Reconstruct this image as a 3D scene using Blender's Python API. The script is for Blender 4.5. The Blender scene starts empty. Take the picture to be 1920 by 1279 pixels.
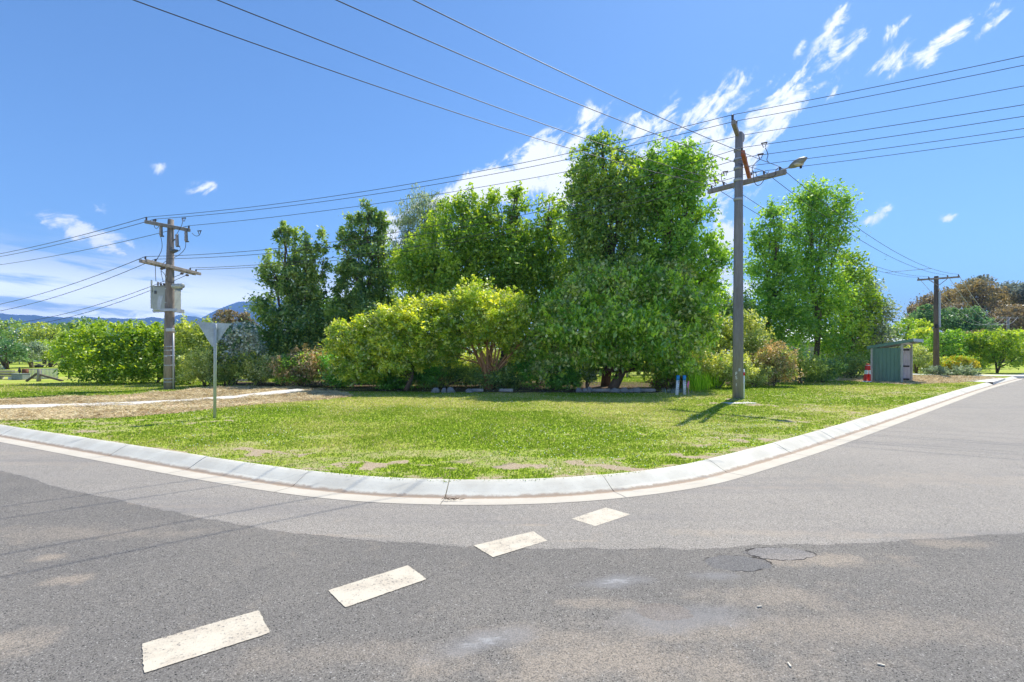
import bpy, math, random
import numpy as np
from mathutils import Vector, Matrix, noise as mnoise
PI = math.pi
R = math.radians
SC = bpy.context.scene
COL = SC.collection
F, CH, HX, HY = 944.0, 1.6, 960.0, 663.0     # focal length, eye height, horizon (survey numbers of the place)
GH = 0.12                                    # lawn level above the road
random.seed(7); rng = np.random.default_rng(7)

# ------------------------------------------------------------------ camera
cd = bpy.data.cameras.new('camera'); cam = bpy.data.objects.new('camera', cd); COL.objects.link(cam)
cam.location = (0, 0, CH); cam.rotation_euler = (R(90), 0, 0)
cd.sensor_width = 36; cd.lens = 36*F/1920; cd.shift_y = 23.5/1920; cd.clip_end = 20000; cd.clip_start = 0.05
SC.camera = cam
# ------------------------------------------------------------------ light
SUN_EL, SUN_AZ = 54.0, 33.0                  # azimuth measured from +Y towards +X
sd = bpy.data.lights.new('sun', 'SUN'); sd.energy = 4.4; sd.angle = R(0.5); sd.color = (1.0, .945, .84)
sun = bpy.data.objects.new('sun', sd); COL.objects.link(sun)
sdir = Vector((math.sin(R(SUN_AZ))*math.cos(R(SUN_EL)), math.cos(R(SUN_AZ))*math.cos(R(SUN_EL)), math.sin(R(SUN_EL))))
sun.rotation_euler = sdir.to_track_quat('Z', 'Y').to_euler()
SC.view_settings.view_transform = 'Standard'; SC.view_settings.look = 'None'
SC.view_settings.exposure = 0.70; SC.view_settings.gamma = 1.0
SC.render.engine = 'CYCLES'
SC.cycles.max_bounces = 8; SC.cycles.transparent_max_bounces = 8; SC.cycles.volume_bounces = 0
SC.cycles.volume_step_rate = 10

class NT:
    """small node-graph helper"""
    def __init__(s, tree): s.t = tree; s.n = tree.nodes; s.l = tree.links
    def new(s, typ, **kw):
        n = s.n.new(typ)
        for k, v in kw.items(): setattr(n, k, v)
        return n
    def put(s, sock, v):
        if isinstance(v, bpy.types.NodeSocket): s.l.new(v, sock)
        elif v is not None:
            if sock.type == 'RGBA' and len(v) == 3: v = (*v, 1)
            sock.default_value = v
    def m(s, op, a, b=None, c=None, clamp=False):
        n = s.new('ShaderNodeMath', operation=op, use_clamp=clamp)
        s.put(n.inputs[0], a)
        if b is not None: s.put(n.inputs[1], b)
        if c is not None: s.put(n.inputs[2], c)
        return n.outputs[0]
    def vm(s, op, a, b=None):
        n = s.new('ShaderNodeVectorMath', operation=op); s.put(n.inputs[0], a)
        if b is not None: s.put(n.inputs[1], b)
        return n.outputs[0]
    def xyz(s, v): n = s.new('ShaderNodeSeparateXYZ'); s.put(n.inputs[0], v); return n.outputs
    def comb(s, x, y, z=0.0):
        n = s.new('ShaderNodeCombineXYZ')
        for i, v in enumerate((x, y, z)): s.put(n.inputs[i], v)
        return n.outputs[0]
    def noise(s, vec, scale, detail=2, rough=.5, dist=0.0, out=0):
        n = s.new('ShaderNodeTexNoise'); s.put(n.inputs['Vector'], vec)
        n.inputs['Scale'].default_value = scale; n.inputs['Detail'].default_value = detail
        n.inputs['Roughness'].default_value = rough; n.inputs['Distortion'].default_value = dist
        return n.outputs[out]
    def vor(s, vec, scale, out=0, feature='F1'):
        n = s.new('ShaderNodeTexVoronoi', feature=feature); s.put(n.inputs['Vector'], vec); n.inputs['Scale'].default_value = scale
        return n.outputs[out]
    def smooth(s, v, a, b, lo=0.0, hi=1.0):
        n = s.new('ShaderNodeMapRange', interpolation_type='SMOOTHSTEP', clamp=True); s.put(n.inputs[0], v)
        for i, x in zip((1, 2, 3, 4), (a, b, lo, hi)): n.inputs[i].default_value = x
        return n.outputs[0]
    def mix(s, f, a, b, mode='MIX'):
        n = s.new('ShaderNodeMix', data_type='RGBA', blend_type=mode, clamp_factor=True)
        s.put(n.inputs[0], f); s.put(n.inputs[6], a); s.put(n.inputs[7], b); return n.outputs[2]
    def attr(s, name): return s.new('ShaderNodeAttribute', attribute_name=name).outputs['Fac']
    def ell(s, x, y, cx, cy, rx, ry, rot=0.0):
        """1 at the centre, 0 on the rim of an ellipse, negative outside"""
        c, q = math.cos(rot), math.sin(rot)
        dx = s.m('SUBTRACT', x, cx); dy = s.m('SUBTRACT', y, cy)
        u = s.m('ADD', s.m('MULTIPLY', dx, c/rx), s.m('MULTIPLY', dy, q/rx))
        v = s.m('ADD', s.m('MULTIPLY', dx, -q/ry), s.m('MULTIPLY', dy, c/ry))
        return s.m('SUBTRACT', 1.0, s.m('SQRT', s.m('ADD', s.m('MULTIPLY', u, u), s.m('MULTIPLY', v, v))))

# ------------------------------------------------------------------ sky
w = bpy.data.worlds.new('World'); SC.world = w; w.use_nodes = True
g = NT(w.node_tree); g.n.clear()
sky = g.new('ShaderNodeTexSky', sky_type='NISHITA'); sky.sun_disc = False
sky.sun_elevation = R(SUN_EL); sky.sun_rotation = R(SUN_AZ); sky.altitude = 300; sky.air_density = 1.0; sky.dust_density = .35; sky.ozone_density = 1.6
tc = g.new('ShaderNodeTexCoord'); d = tc.outputs['Generated']
X, Y, Z = g.xyz(g.vm('NORMALIZE', d))
az = g.m('ARCTAN2', X, Y); el = g.m('ARCSINE', Z)
CLOUDS = [  # x, y, rx, ry, tilt, weight (surveyed bearings converted to azimuth / elevation)
 (1010,312,66,36,25,1.7),(965,345,80,28,12,1.8),(885,348,58,20,28,1.8),(1050,340,60,38,10,1.3),
 (1200,248,40,20,35,.6),(1300,262,120,36,28,.58),(1465,205,85,28,35,.85),(1340,325,90,48,28,.85),(1240,225,30,18,50,.6),
 (1585,105,40,12,40,.6),(1572,150,30,10,45,.5),(1555,60,38,12,55,.42),(1790,55,64,12,24,.68),(1640,130,16,6,30,.5),(1560,95,14,16,70,.42),(1500,90,16,6,60,.35),(1870,40,30,8,30,.4),(1350,200,60,10,30,.5),(1745,100,26,10,70,.45),
 (1670,120,40,12,35,.5),(1690,45,26,9,30,.45),(1110,228,42,18,35,.5),(1362,182,48,13,27,.62),(1400,245,90,25,30,.6),
 (1648,402,34,9,30,.72),(1774,409,16,6,0,.55),(1350,455,50,24,60,.9),(1385,545,55,16,10,1.0),(1330,520,40,20,10,.7),
 (150,432,55,16,-14,.8),(205,462,38,18,-6,.85),(305,316,13,9,0,.45),(380,353,26,7,10,.45),(195,394,12,6,0,.3),
 (735,445,24,34,0,.9),(820,380,40,16,20,.7),(175,588,22,6,0,.8),(275,590,32,9,0,.8)]
mask = None
for cx, cy, rx, ry, rot, wt in CLOUDS:
    a0 = math.atan((cx-HX)/F); e0 = math.atan((HY-cy)/F*math.cos(a0))
    k = math.cos(a0); ex = 1.35
    e_ = g.m('MULTIPLY', g.m('ADD', g.ell(az, el, a0, e0, rx*k*k/F*ex, ry*k/F*ex, R(rot)), .0), wt)
    mask = e_ if mask is None else g.m('MAXIMUM', mask, e_)
ca, sa = math.cos(R(32)), math.sin(R(32))
u = g.m('ADD', g.m('MULTIPLY', az, ca), g.m('MULTIPLY', el, sa)); v = g.m('ADD', g.m('MULTIPLY', az, -sa), g.m('MULTIPLY', el, ca))
n1 = g.noise(g.comb(g.m('MULTIPLY', u, .5), v, .37), 24, 10, .66, 1.1)
n2 = g.noise(g.comb(az, el, 2.2), 60, 5, .6, .3)
dens = g.m('ADD', g.m('ADD', mask, g.m('MULTIPLY', g.m('SUBTRACT', n1, .5), 3.9)), g.m('MULTIPLY', g.m('SUBTRACT', n2, .5), 1.1))
cl = g.m('MULTIPLY', g.smooth(dens, -.05, .75), g.smooth(mask, -.30, .05))
# thin stratus in long bands low in the left half
band = g.m('MULTIPLY', g.smooth(el, .19, .09), g.smooth(az, .05, -.38))
n3 = g.noise(g.comb(g.m('MULTIPLY', az, .9), g.m('MULTIPLY', g.m('ADD', el, g.m('MULTIPLY', az, .05)), 7.5), 1.3), 5.5, 6, .6, .3)
st = g.m('MULTIPLY', band, g.smooth(n3, .34, .50, .15, .9))
st2 = g.m('MULTIPLY', g.smooth(el, .10, .02), .30)
cl = g.m('MAXIMUM', g.m('MAXIMUM', cl, st), st2)
hs = g.new('ShaderNodeHueSaturation'); g.put(hs.inputs['Color'], sky.outputs[0]); hs.inputs['Saturation'].default_value = 1.0; hs.inputs['Value'].default_value = 1.0
tint = g.mix(1.0, hs.outputs[0], (.50, .715, .91), 'MULTIPLY')
lowb = g.smooth(el, .16, .04, 6.8, 17.0)
skyc = g.mix(g.m('MULTIPLY', cl, .96), tint, g.comb(lowb, g.m('MULTIPLY', lowb, 1.02), g.m('MULTIPLY', lowb, 1.04)))
bg = g.new('ShaderNodeBackground'); g.put(bg.inputs[0], skyc); bg.inputs[1].default_value = 0.115
wo = g.new('ShaderNodeOutputWorld'); g.l.new(bg.outputs[0], wo.inputs[0])

# ------------------------------------------------------------------ helpers
def P(px, py, Zd): return Vector(((px-HX)/F*Zd, Zd, CH+(HY-py)/F*Zd))
def G(px, py, h=GH):
    Zd = F*(CH-h)/(py-HY); return Vector(((px-HX)/F*Zd, Zd, h))
def X_(px, Zd): return (px-HX)/F*Zd
def H_(py, Zd): return CH+(HY-py)/F*Zd
def tag(o, label=None, cat=None, group=None, kind=None):
    if label: o['label'] = label
    if cat: o['category'] = cat
    if group: o['group'] = group
    if kind: o['kind'] = kind
    return o
def thing(name, label, cat, loc, group=None):
    o = bpy.data.objects.new(name, None); COL.objects.link(o); o.location = loc; o.empty_display_size = .2
    return tag(o, label, cat, group)
def origin(o):
    v = Vector((0, 0, 0))
    while o is not None: v += Vector(o.location); o = o.parent
    return v
def link_mesh(name, verts, faces, mat, parent=None, smooth=False, loc=None):
    me = bpy.data.meshes.new(name)
    org = origin(parent) if parent else Vector(loc or (0, 0, 0))
    me.from_pydata([(v[0]-org.x, v[1]-org.y, v[2]-org.z) for v in verts], [], faces); me.update()
    if smooth:
        me.polygons.foreach_set('use_smooth', [True]*len(me.polygons))
    me.materials.append(mat)
    o = bpy.data.objects.new(name, me); COL.objects.link(o)
    if parent: o.parent = parent
    else: o.location = org
    return o
class MB:
    def __init__(s): s.v = []; s.f = []
    def box(s, c, size, rz=0.0, rx=0.0, ry=0.0, bev=0.0):
        M = Matrix.Translation(c) @ Matrix.Rotation(rz, 4, 'Z') @ Matrix.Rotation(ry, 4, 'Y') @ Matrix.Rotation(rx, 4, 'X')
        hx, hy, hz = size[0]/2, size[1]/2, size[2]/2; b = len(s.v)
        if bev <= 0:
            for z in (-hz, hz):
                for x, y in ((-hx, -hy), (hx, -hy), (hx, hy), (-hx, hy)): s.v.append(M @ Vector((x, y, z)))
            s.f += [(b, b+3, b+2, b+1), (b+4, b+5, b+6, b+7)]+[(b+i, b+(i+1) % 4, b+4+(i+1) % 4, b+4+i) for i in range(4)]
        else:
            lv = [(-hz, bev), (-hz+bev, 0), (hz-bev, 0), (hz, bev)]
            for z, e in lv:
                for sx, sy in ((-1, -1), (1, -1), (1, 1), (-1, 1)):
                    x0, y0 = sx*(hx-e), sy*(hy-e)
                    if sx*sy > 0: p = [(x0, y0-sy*bev), (x0-sx*bev, y0)] if sx < 0 else [(x0, y0-sy*bev), (x0-sx*bev, y0)]
                    else: p = [(x0-sx*bev, y0), (x0, y0-sy*bev)]
                    if sx < 0 and sy < 0: p = p
                    for x, y in p: s.v.append(M @ Vector((x, y, z)))
            n = 8
            # order corners consistently counter-clockwise
            for r_ in range(4):
                blk = s.v[b+r_*n:b+r_*n+n]; cen = sum(blk, Vector())/n; Mi = M.inverted()
                blk.sort(key=lambda q: math.atan2((Mi@q).y, (Mi@q).x)); s.v[b+r_*n:b+r_*n+n] = blk
            for r_ in range(3):
                for i in range(n): s.f.append((b+r_*n+i, b+r_*n+(i+1) % n, b+(r_+1)*n+(i+1) % n, b+(r_+1)*n+i))
            s.f.append(tuple(b+i for i in reversed(range(n)))); s.f.append(tuple(b+3*n+i for i in range(n)))
        return s
    def beam(s, a, b_, wdt, hgt, bev=0.0):
        a = Vector(a); b_ = Vector(b_); d_ = b_-a; L = d_.length
        rz = math.atan2(d_.y, d_.x); ry = -math.asin(max(-1.0, min(1.0, d_.z/L)))
        return s.box((a+b_)/2, (L, wdt, hgt), rz=rz, ry=ry, bev=bev)
    def tube(s, pts, rad, n=8, cap=True):
        pts = [Vector(p) for p in pts]
        if not hasattr(rad, '__len__'): rad = [rad]*len(pts)
        b = len(s.v); up = None
        for i, p in enumerate(pts):
            t = (pts[min(i+1, len(pts)-1)]-pts[max(i-1, 0)]).normalized()
            if up is None: up = Vector((1, 0, 0)) if abs(t.x) < .8 else Vector((0, 1, 0))
            s1 = t.cross(up).normalized(); up = s1.cross(t).normalized()
            for k in range(n):
                a = 2*PI*k/n; s.v.append(p+(up*math.cos(a)+s1*math.sin(a))*rad[i])
        for i in range(len(pts)-1):
            for k in range(n):
                q = b+i*n; s.f.append((q+k, q+n+k, q+n+(k+1) % n, q+(k+1) % n))
        if cap: s.f.append(tuple(b+k for k in range(n))); s.f.append(tuple(b+(len(pts)-1)*n+k for k in reversed(range(n))))
        return s
    def blob(s, c, r, n=10, m_=6, jit=0.0, seed=0):
        b = len(s.v); rr = random.Random(seed)
        for i in range(m_+1):
            th = PI*i/m_
            for k in range(n):
                a = 2*PI*k/n; j = 1+rr.uniform(-jit, jit)
                s.v.append(Vector(c)+Vector((r[0]*math.sin(th)*math.cos(a)*j, r[1]*math.sin(th)*math.sin(a)*j, r[2]*math.cos(th)*(j if 0 < i < m_ else 1))))
        for i in range(m_):
            for k in range(n): s.f.append((b+i*n+k, b+(i+1)*n+k, b+(i+1)*n+(k+1) % n, b+i*n+(k+1) % n))
        return s
    def build(s, name, mat, parent=None, smooth=False, loc=None):
        return link_mesh(name, s.v, s.f, mat, parent, smooth, loc)

# ------------------------------------------------------------------ materials
def newmat(name):
    m = bpy.data.materials.new(name); m.use_nodes = True; g = NT(m.node_tree); g.n.clear()
    out = g.new('ShaderNodeOutputMaterial'); return m, g, out
def princ(g, out, col, rough=.7, metal=0.0, bump=None, bstr=.3, bdist=.01, spec=.4):
    p = g.new('ShaderNodeBsdfPrincipled'); g.put(p.inputs['Base Color'], col); g.put(p.inputs['Roughness'], rough)
    p.inputs['Metallic'].default_value = metal; p.inputs['Specular IOR Level'].default_value = spec
    if bump is not None:
        b = g.new('ShaderNodeBump'); b.inputs['Strength'].default_value = bstr; b.inputs['Distance'].default_value = bdist
        g.put(b.inputs['Height'], bump); g.l.new(b.outputs[0], p.inputs['Normal'])
    g.l.new(p.outputs[0], out.inputs[0]); return p
def simple(name, col, rough=.6, metal=0.0, var=.25, scale=6.0, stretch=1.0, spec=.4, bstr=.2):
    m, g, out = newmat(name)
    o = g.new('ShaderNodeTexCoord').outputs['Object']
    x, y, z = g.xyz(o); v = g.comb(x, y, g.m('MULTIPLY', z, 1.0/stretch))
    n = g.noise(v, scale, 5, .65); n2 = g.noise(v, scale*9, 3, .6)
    f = g.m('ADD', g.m('MULTIPLY', n, .65), g.m('MULTIPLY', n2, .35))
    f = g.smooth(f, .3, .7)
    lo = tuple(c*(1-var) for c in col); hi = tuple(min(1, c*(1+var)) for c in col)
    princ(g, out, g.mix(f, lo, hi), rough, metal, n2, bstr, .004, spec)
    return m
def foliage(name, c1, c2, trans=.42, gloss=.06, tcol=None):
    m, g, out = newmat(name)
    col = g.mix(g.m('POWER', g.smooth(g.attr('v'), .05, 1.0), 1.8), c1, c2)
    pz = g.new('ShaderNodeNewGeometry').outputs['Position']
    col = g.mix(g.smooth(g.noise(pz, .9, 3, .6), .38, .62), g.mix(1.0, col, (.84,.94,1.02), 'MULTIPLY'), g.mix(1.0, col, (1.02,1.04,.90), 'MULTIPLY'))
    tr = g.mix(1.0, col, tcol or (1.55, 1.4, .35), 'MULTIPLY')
    df = g.new('ShaderNodeBsdfDiffuse'); g.put(df.inputs[0], col)
    tl = g.new('ShaderNodeBsdfTranslucent'); g.put(tl.inputs[0], tr)
    gl = g.new('ShaderNodeBsdfGlossy'); gl.inputs['Roughness'].default_value = .5; g.put(gl.inputs[0], (1, 1, 1))
    a = g.new('ShaderNodeMixShader'); a.inputs[0].default_value = trans; g.l.new(df.outputs[0], a.inputs[1]); g.l.new(tl.outputs[0], a.inputs[2])
    b = g.new('ShaderNodeMixShader'); b.inputs[0].default_value = gloss; g.l.new(a.outputs[0], b.inputs[1]); g.l.new(gl.outputs[0], b.inputs[2])
    g.l.new(b.outputs[0], out.inputs[0]); return m
FOL = {
 'maple':  foliage('leaf_maple', (.12,.30,.02), (.56,.78,.12), .5),
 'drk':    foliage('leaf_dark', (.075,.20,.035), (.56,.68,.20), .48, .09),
 'lime':   foliage('leaf_lime', (.16,.32,.010), (.66,.76,.07), .5),
 'gold':   foliage('leaf_gold', (.25,.42,.014), (.95,.93,.16), .52, .09),
 'ash':    foliage('leaf_ash', (.14,.30,.012), (.64,.76,.10), .5),
 'mid':    foliage('leaf_mid', (.085,.23,.015), (.62,.74,.14), .5, .08),
 'mapleb': foliage('leaf_maple_bright', (.12,.33,.012), (.78,.92,.14), .55, .08),
 'bright': foliage('leaf_bright', (.08,.30,.02), (.40,.80,.12), .45, .09),
 'silver': foliage('leaf_silver', (.17,.23,.12), (.56,.62,.42), .42, .06, (1.2,1.2,.8)),
 'blue':   foliage('leaf_bluegreen', (.07,.19,.06), (.34,.50,.22), .42, .06, (1.2,1.2,.7)),
 'brown':  foliage('leaf_bronze', (.17,.14,.07), (.50,.40,.24), .42, .05, (1.2,.95,.6)),
 'rust':   foliage('leaf_rust', (.20,.17,.08), (.54,.44,.24), .42, .05, (1.2,.95,.5)),
 'red':    foliage('leaf_red', (.30,.28,.08), (.88,.62,.42), .44, .05, (1.2,1.0,.6)),
 'olive':  foliage('leaf_olive', (.19,.28,.04), (.76,.80,.24), .46, .06),
 'pale':   foliage('leaf_pale', (.24,.33,.06), (.92,.90,.46), .46, .08),
 'white':  foliage('petal_white', (.62,.64,.52), (.92,.92,.88), .3, .04, (1,1,1)),
 'yellow': foliage('petal_yellow', (.70,.52,.02), (.9,.78,.06), .3, .04, (1,1,.6)),
 'grey':   foliage('leaf_grey', (.18,.20,.17), (.46,.48,.42), .36, .05, (1.1,1.1,.9)),
}
BARK = simple('bark', (.13,.095,.07), .9, var=.45, scale=7, stretch=4, bstr=.6)
BARKR = simple('bark_orange', (.36,.19,.10), .85, var=.3, scale=6, stretch=3, bstr=.4)
BARKG = simple('bark_grey', (.24,.21,.18), .9, var=.35, scale=7, stretch=4, bstr=.5)

# ------------------------------------------------------------------ value noise in numpy
def vnoise(x, y, scale, seed=0, octv=3):
    out = 0; amp = 1; tot = 0
    for o_ in range(octv):
        xs = np.asarray(x)*scale; ys = np.asarray(y)*scale
        xi = np.floor(xs).astype(np.int64); yi = np.floor(ys).astype(np.int64); fx = xs-xi; fy = ys-yi
        fx = fx*fx*(3-2*fx); fy = fy*fy*(3-2*fy)
        def h(a, b):
            k = (a*374761393+b*668265263+(seed+o_)*1442695041) & 0xffffffff
            k = ((k ^ (k >> 13))*1274126177) & 0xffffffff
            return ((k ^ (k >> 16)) & 0xffff)/65535.0
        out = out+amp*((h(xi, yi)*(1-fx)+h(xi+1, yi)*fx)*(1-fy)+(h(xi, yi+1)*(1-fx)+h(xi+1, yi+1)*fx)*fy)
        tot += amp; amp *= .5; scale *= 2.03
    return out/tot

def quadcloud(name, cen, a, b, v, mat, parent=None, tri=False, loc=(0, 0, 0)):
    """many small leaves: centre, half length vector a, half width vector b"""
    org = np.array(origin(parent) if parent else loc)
    n = len(cen); cen = cen-org
    if tri:
        V = np.stack([cen-b, cen+b, cen+a*2], 1).reshape(-1, 3); k = 3
    else:
        V = np.stack([cen-a, cen+b-a*.15, cen+a, cen-b-a*.15], 1).reshape(-1, 3); k = 4
    me = bpy.data.meshes.new(name)
    me.vertices.add(len(V)); me.vertices.foreach_set('co', V.astype(np.float32).ravel())
    me.loops.add(n*k); me.loops.foreach_set('vertex_index', np.arange(n*k, dtype=np.int32))
    me.polygons.add(n); me.polygons.foreach_set('loop_start', np.arange(0, n*k, k, dtype=np.int32))
    me.update(calc_edges=True)
    at = me.attributes.new('v', 'FLOAT', 'FACE'); at.data.foreach_set('value', np.clip(v, 0, 1).astype(np.float32))
    me.materials.append(mat)
    o = bpy.data.objects.new(name, me); COL.objects.link(o)
    if parent: o.parent = parent
    else: o.location = loc
    return o

def crown_points(lobes, n, cs, seed, shell=.5, bumps=15, flat=.55, shoots=22, rise=.6, slen=.62):
    """lobes: (x,y,z,rx,ry,rz). leaves gather in twig clusters on bumps round each lobe"""
    r_ = np.random.default_rng(seed)
    vol = np.array([(l[3]*l[4]*l[5])**.75 for l in lobes]); vol /= vol.sum()
    C = []; CV = []; EX = []
    per = 34; nc = max(8, int(n*.62)//per); SP = []; SV = []
    for l, w_ in zip(lobes, vol):
        k = max(4, int(nc*w_)); L = np.array(l)
        # sub bumps
        bd = r_.normal(size=(bumps, 3)); bd /= np.linalg.norm(bd, axis=1)[:, None]
        bc = L[:3]+bd*L[3:6]*r_.uniform(.6, 1.15, (bumps, 1)); br = r_.uniform(.14, .34, bumps)
        kin = int(k*.22)
        dv = r_.normal(size=(kin, 3)); dv /= np.linalg.norm(dv, axis=1)[:, None]
        c1 = L[:3]+dv*L[3:6]*(r_.uniform(0, 1, (kin, 1))**shell)*.88
        idx = r_.integers(0, bumps, k-kin); dv = r_.normal(size=(k-kin, 3)); dv /= np.linalg.norm(dv, axis=1)[:, None]
        rad = (L[3]*L[4]*L[5])**(1/3)
        sc = np.stack([np.full(k-kin, .5*(rad+L[3])), np.full(k-kin, .5*(rad+L[4])), np.full(k-kin, .5*(rad+L[5]))], 1)
        c2 = bc[idx]+dv*br[idx][:, None]*sc*(r_.uniform(0, 1, (k-kin, 1))**.4)
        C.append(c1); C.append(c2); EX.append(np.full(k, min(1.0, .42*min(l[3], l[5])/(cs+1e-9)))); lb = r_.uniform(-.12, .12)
        CV.append(r_.uniform(.0, .55, kin)+lb); CV.append(r_.uniform(.1, 1.0, k-kin)+lb)  # inner clusters darker, outer lighter: leaf age plus crown shade put into the colour
    # leafy shoots that break the outline, coloured lighter as new growth and painted highlights
    ns = int(n*.38); 
    for l, w_ in zip(lobes, vol):
        L = np.array(l); k = max(30, int(ns*w_)); nsh = max(5, int(shoots*(.5+min(1.5, (l[3]*l[5])**.5))))
        dv = r_.normal(size=(nsh, 3)); dv[:, 2] = dv[:, 2]*.9+.35; dv /= np.linalg.norm(dv, axis=1)[:, None]
        st = L[:3]+dv*L[3:6]*r_.uniform(.7, .95, (nsh, 1))
        di = dv*(1-rise)+np.array([0, 0, rise])+r_.normal(size=(nsh, 3))*.22; di /= np.linalg.norm(di, axis=1)[:, None]
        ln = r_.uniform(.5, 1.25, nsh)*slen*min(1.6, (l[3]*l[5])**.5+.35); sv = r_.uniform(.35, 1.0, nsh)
        i = r_.integers(0, nsh, k); t = r_.uniform(0, 1, k)
        wdt = (1.15-t)*.16*np.minimum(1.3, .4+ln[i])
        p = st[i]+di[i]*(t*ln[i])[:, None]+r_.normal(size=(k, 3))*wdt[:, None]
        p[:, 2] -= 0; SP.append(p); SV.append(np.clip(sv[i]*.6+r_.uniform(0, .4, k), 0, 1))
    EXT = np.concatenate(EX)[:, None]; C = np.concatenate(C); CV = np.concatenate(CV)
    i = np.repeat(np.arange(len(C)), per)
    ext = r_.uniform(.45, 1.15, (len(C), 1))*cs*EXT
    off = r_.normal(size=(len(i), 3))*ext[i]*np.array([1, 1, flat])
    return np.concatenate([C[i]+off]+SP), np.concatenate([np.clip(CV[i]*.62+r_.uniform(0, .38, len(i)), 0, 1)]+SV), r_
def leaves(name, parent, lobes, n, leaf, mat, seed, cs=None, droop=0.0, up=.5, asp=.5, **kw):
    cs = cs or leaf*2.3
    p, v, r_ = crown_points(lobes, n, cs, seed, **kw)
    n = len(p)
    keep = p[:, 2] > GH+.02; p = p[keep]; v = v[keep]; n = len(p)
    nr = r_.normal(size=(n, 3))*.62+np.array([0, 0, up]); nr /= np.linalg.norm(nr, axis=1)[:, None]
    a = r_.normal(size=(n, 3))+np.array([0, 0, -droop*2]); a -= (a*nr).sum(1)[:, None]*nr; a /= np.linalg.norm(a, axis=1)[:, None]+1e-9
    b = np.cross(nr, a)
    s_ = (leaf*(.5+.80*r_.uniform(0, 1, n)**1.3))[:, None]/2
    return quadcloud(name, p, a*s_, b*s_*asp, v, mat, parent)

def limb(mb, a, b, r0, r1, rr, n=6, segs=5, wob=.12):
    a = Vector(a); b = Vector(b); L = (b-a).length; pts = []; rad = []
    for i in range(segs+1):
        t = i/segs; p = a.lerp(b, t); p.z += math.sin(t*PI)*L*.05
        if 0 < i < segs: p += Vector((rr.uniform(-1, 1), rr.uniform(-1, 1), rr.uniform(-.4, .4)))*L*wob*.4
        pts.append(p); rad.append(r0+(r1-r0)*t)
    mb.tube(pts, rad, n); return pts
def tree(name, label, cat, bx, Zd, lobes, n, leaf, mat, seed, bark=None, r0=.14, stems=1, group=None, accent=None, fork=.35, fan=None, **kw):
    """lobes in survey units (x, y, rx, ry, depth offset in m)"""
    bark = bark or BARK; rr = random.Random(seed)
    base = Vector((X_(bx, Zd), Zd, GH-.03))
    t = thing(name, label, cat, base, group)
    W = []
    for q in lobes:
        x, y, rx, ry = q[:4]; dz = q[4] if len(q) > 4 else rr.uniform(-.4, .4); Zl = Zd+dz
        W.append((X_(x, Zl), Zl, H_(y, Zl), rx/F*Zl, min(rx/F*Zl*.95, 3.3), ry/F*Zl))
    top = max(W, key=lambda l: l[2]+l[5]*.6)
    mb = MB()
    for s_ in range(stems):
        b0 = base+Vector((rr.uniform(-.1, .1)*(stems > 1), rr.uniform(-.1, .1)*(stems > 1), 0))
        tgt = W[s_ % len(W)] if stems > 1 else top
        end = Vector((tgt[0], tgt[1], tgt[2]+tgt[5]*.45))
        pts = limb(mb, b0, end, r0*(1 if stems == 1 else .6), r0*.18, rr, 8, 7, .06)
    if fan:
        mb = MB()
        for fx, fy, fr_ in fan:
            e = Vector((X_(fx, Zd), Zd+rr.uniform(-.25, .1), H_(fy, Zd))); b0 = base+Vector(((fx-bx)*.0016, rr.uniform(-.06, .06), 0)); m_ = b0.lerp(e, .35)+Vector((-(fx-bx)*.0035, 0, .12))
            mb.tube([b0, m_, e, e+(e-m_)*.5], [fr_*1.15, fr_, fr_*.75, fr_*.4], 8)
            pts = [b0, m_, e, e+(e-m_)*.5]
    low = pts[max(1, int(len(pts)*fork))]
    for l in W:
        src = pts[min(len(pts)-2, max(1, int(len(pts)*rr.uniform(fork*.6, fork*1.5))))]
        c = Vector(l[:3])
        if c.z < src.z: src = pts[1]
        q = limb(mb, src, c, r0*.45, r0*.12, rr, 6, 5)
        for _ in range(5):
            e = c+Vector((rr.uniform(-1, 1)*l[3], rr.uniform(-1, 1)*l[4], rr.uniform(-.5, .9)*l[5]))*.8
            limb(mb, q[rr.randint(2, 4)], e, r0*.16, .008, rr, 4, 4)
    mb.build('trunk', bark, t, True)
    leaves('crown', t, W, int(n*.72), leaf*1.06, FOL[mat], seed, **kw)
    if accent:
        am, an, al, nm = accent
        r_ = np.random.default_rng(seed+99)
        # blossoms / young shoots / painted highlight leaves sit on the outside of the crown
        pts_ = []
        for l in W:
            k = int(an/len(W)); dv = r_.normal(size=(k, 3)); dv[:, 2] = np.abs(dv[:, 2])*1.2-.25; dv /= np.linalg.norm(dv, axis=1)[:, None]
            pts_.append(np.array(l[:3])+dv*np.array(l[3:6])*r_.uniform(.85, 1.08, (k, 1)))
        c = np.concatenate(pts_); i = np.repeat(np.arange(len(c)), 7); p = c[i]+r_.normal(size=(len(i), 3))*al*.8
        m_ = p[:, 2] > GH; p = p[m_]; k = len(p)
        nr = r_.normal(size=(k, 3))+np.array([0, -.2, .8]); nr /= np.linalg.norm(nr, axis=1)[:, None]
        a = np.cross(nr, r_.normal(size=(k, 3))); a /= np.linalg.norm(a, axis=1)[:, None]; b = np.cross(nr, a)
        quadcloud(nm, p, a*al*.5, b*al*.4, r_.uniform(0, 1, k), FOL[am], t)
    return t

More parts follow.
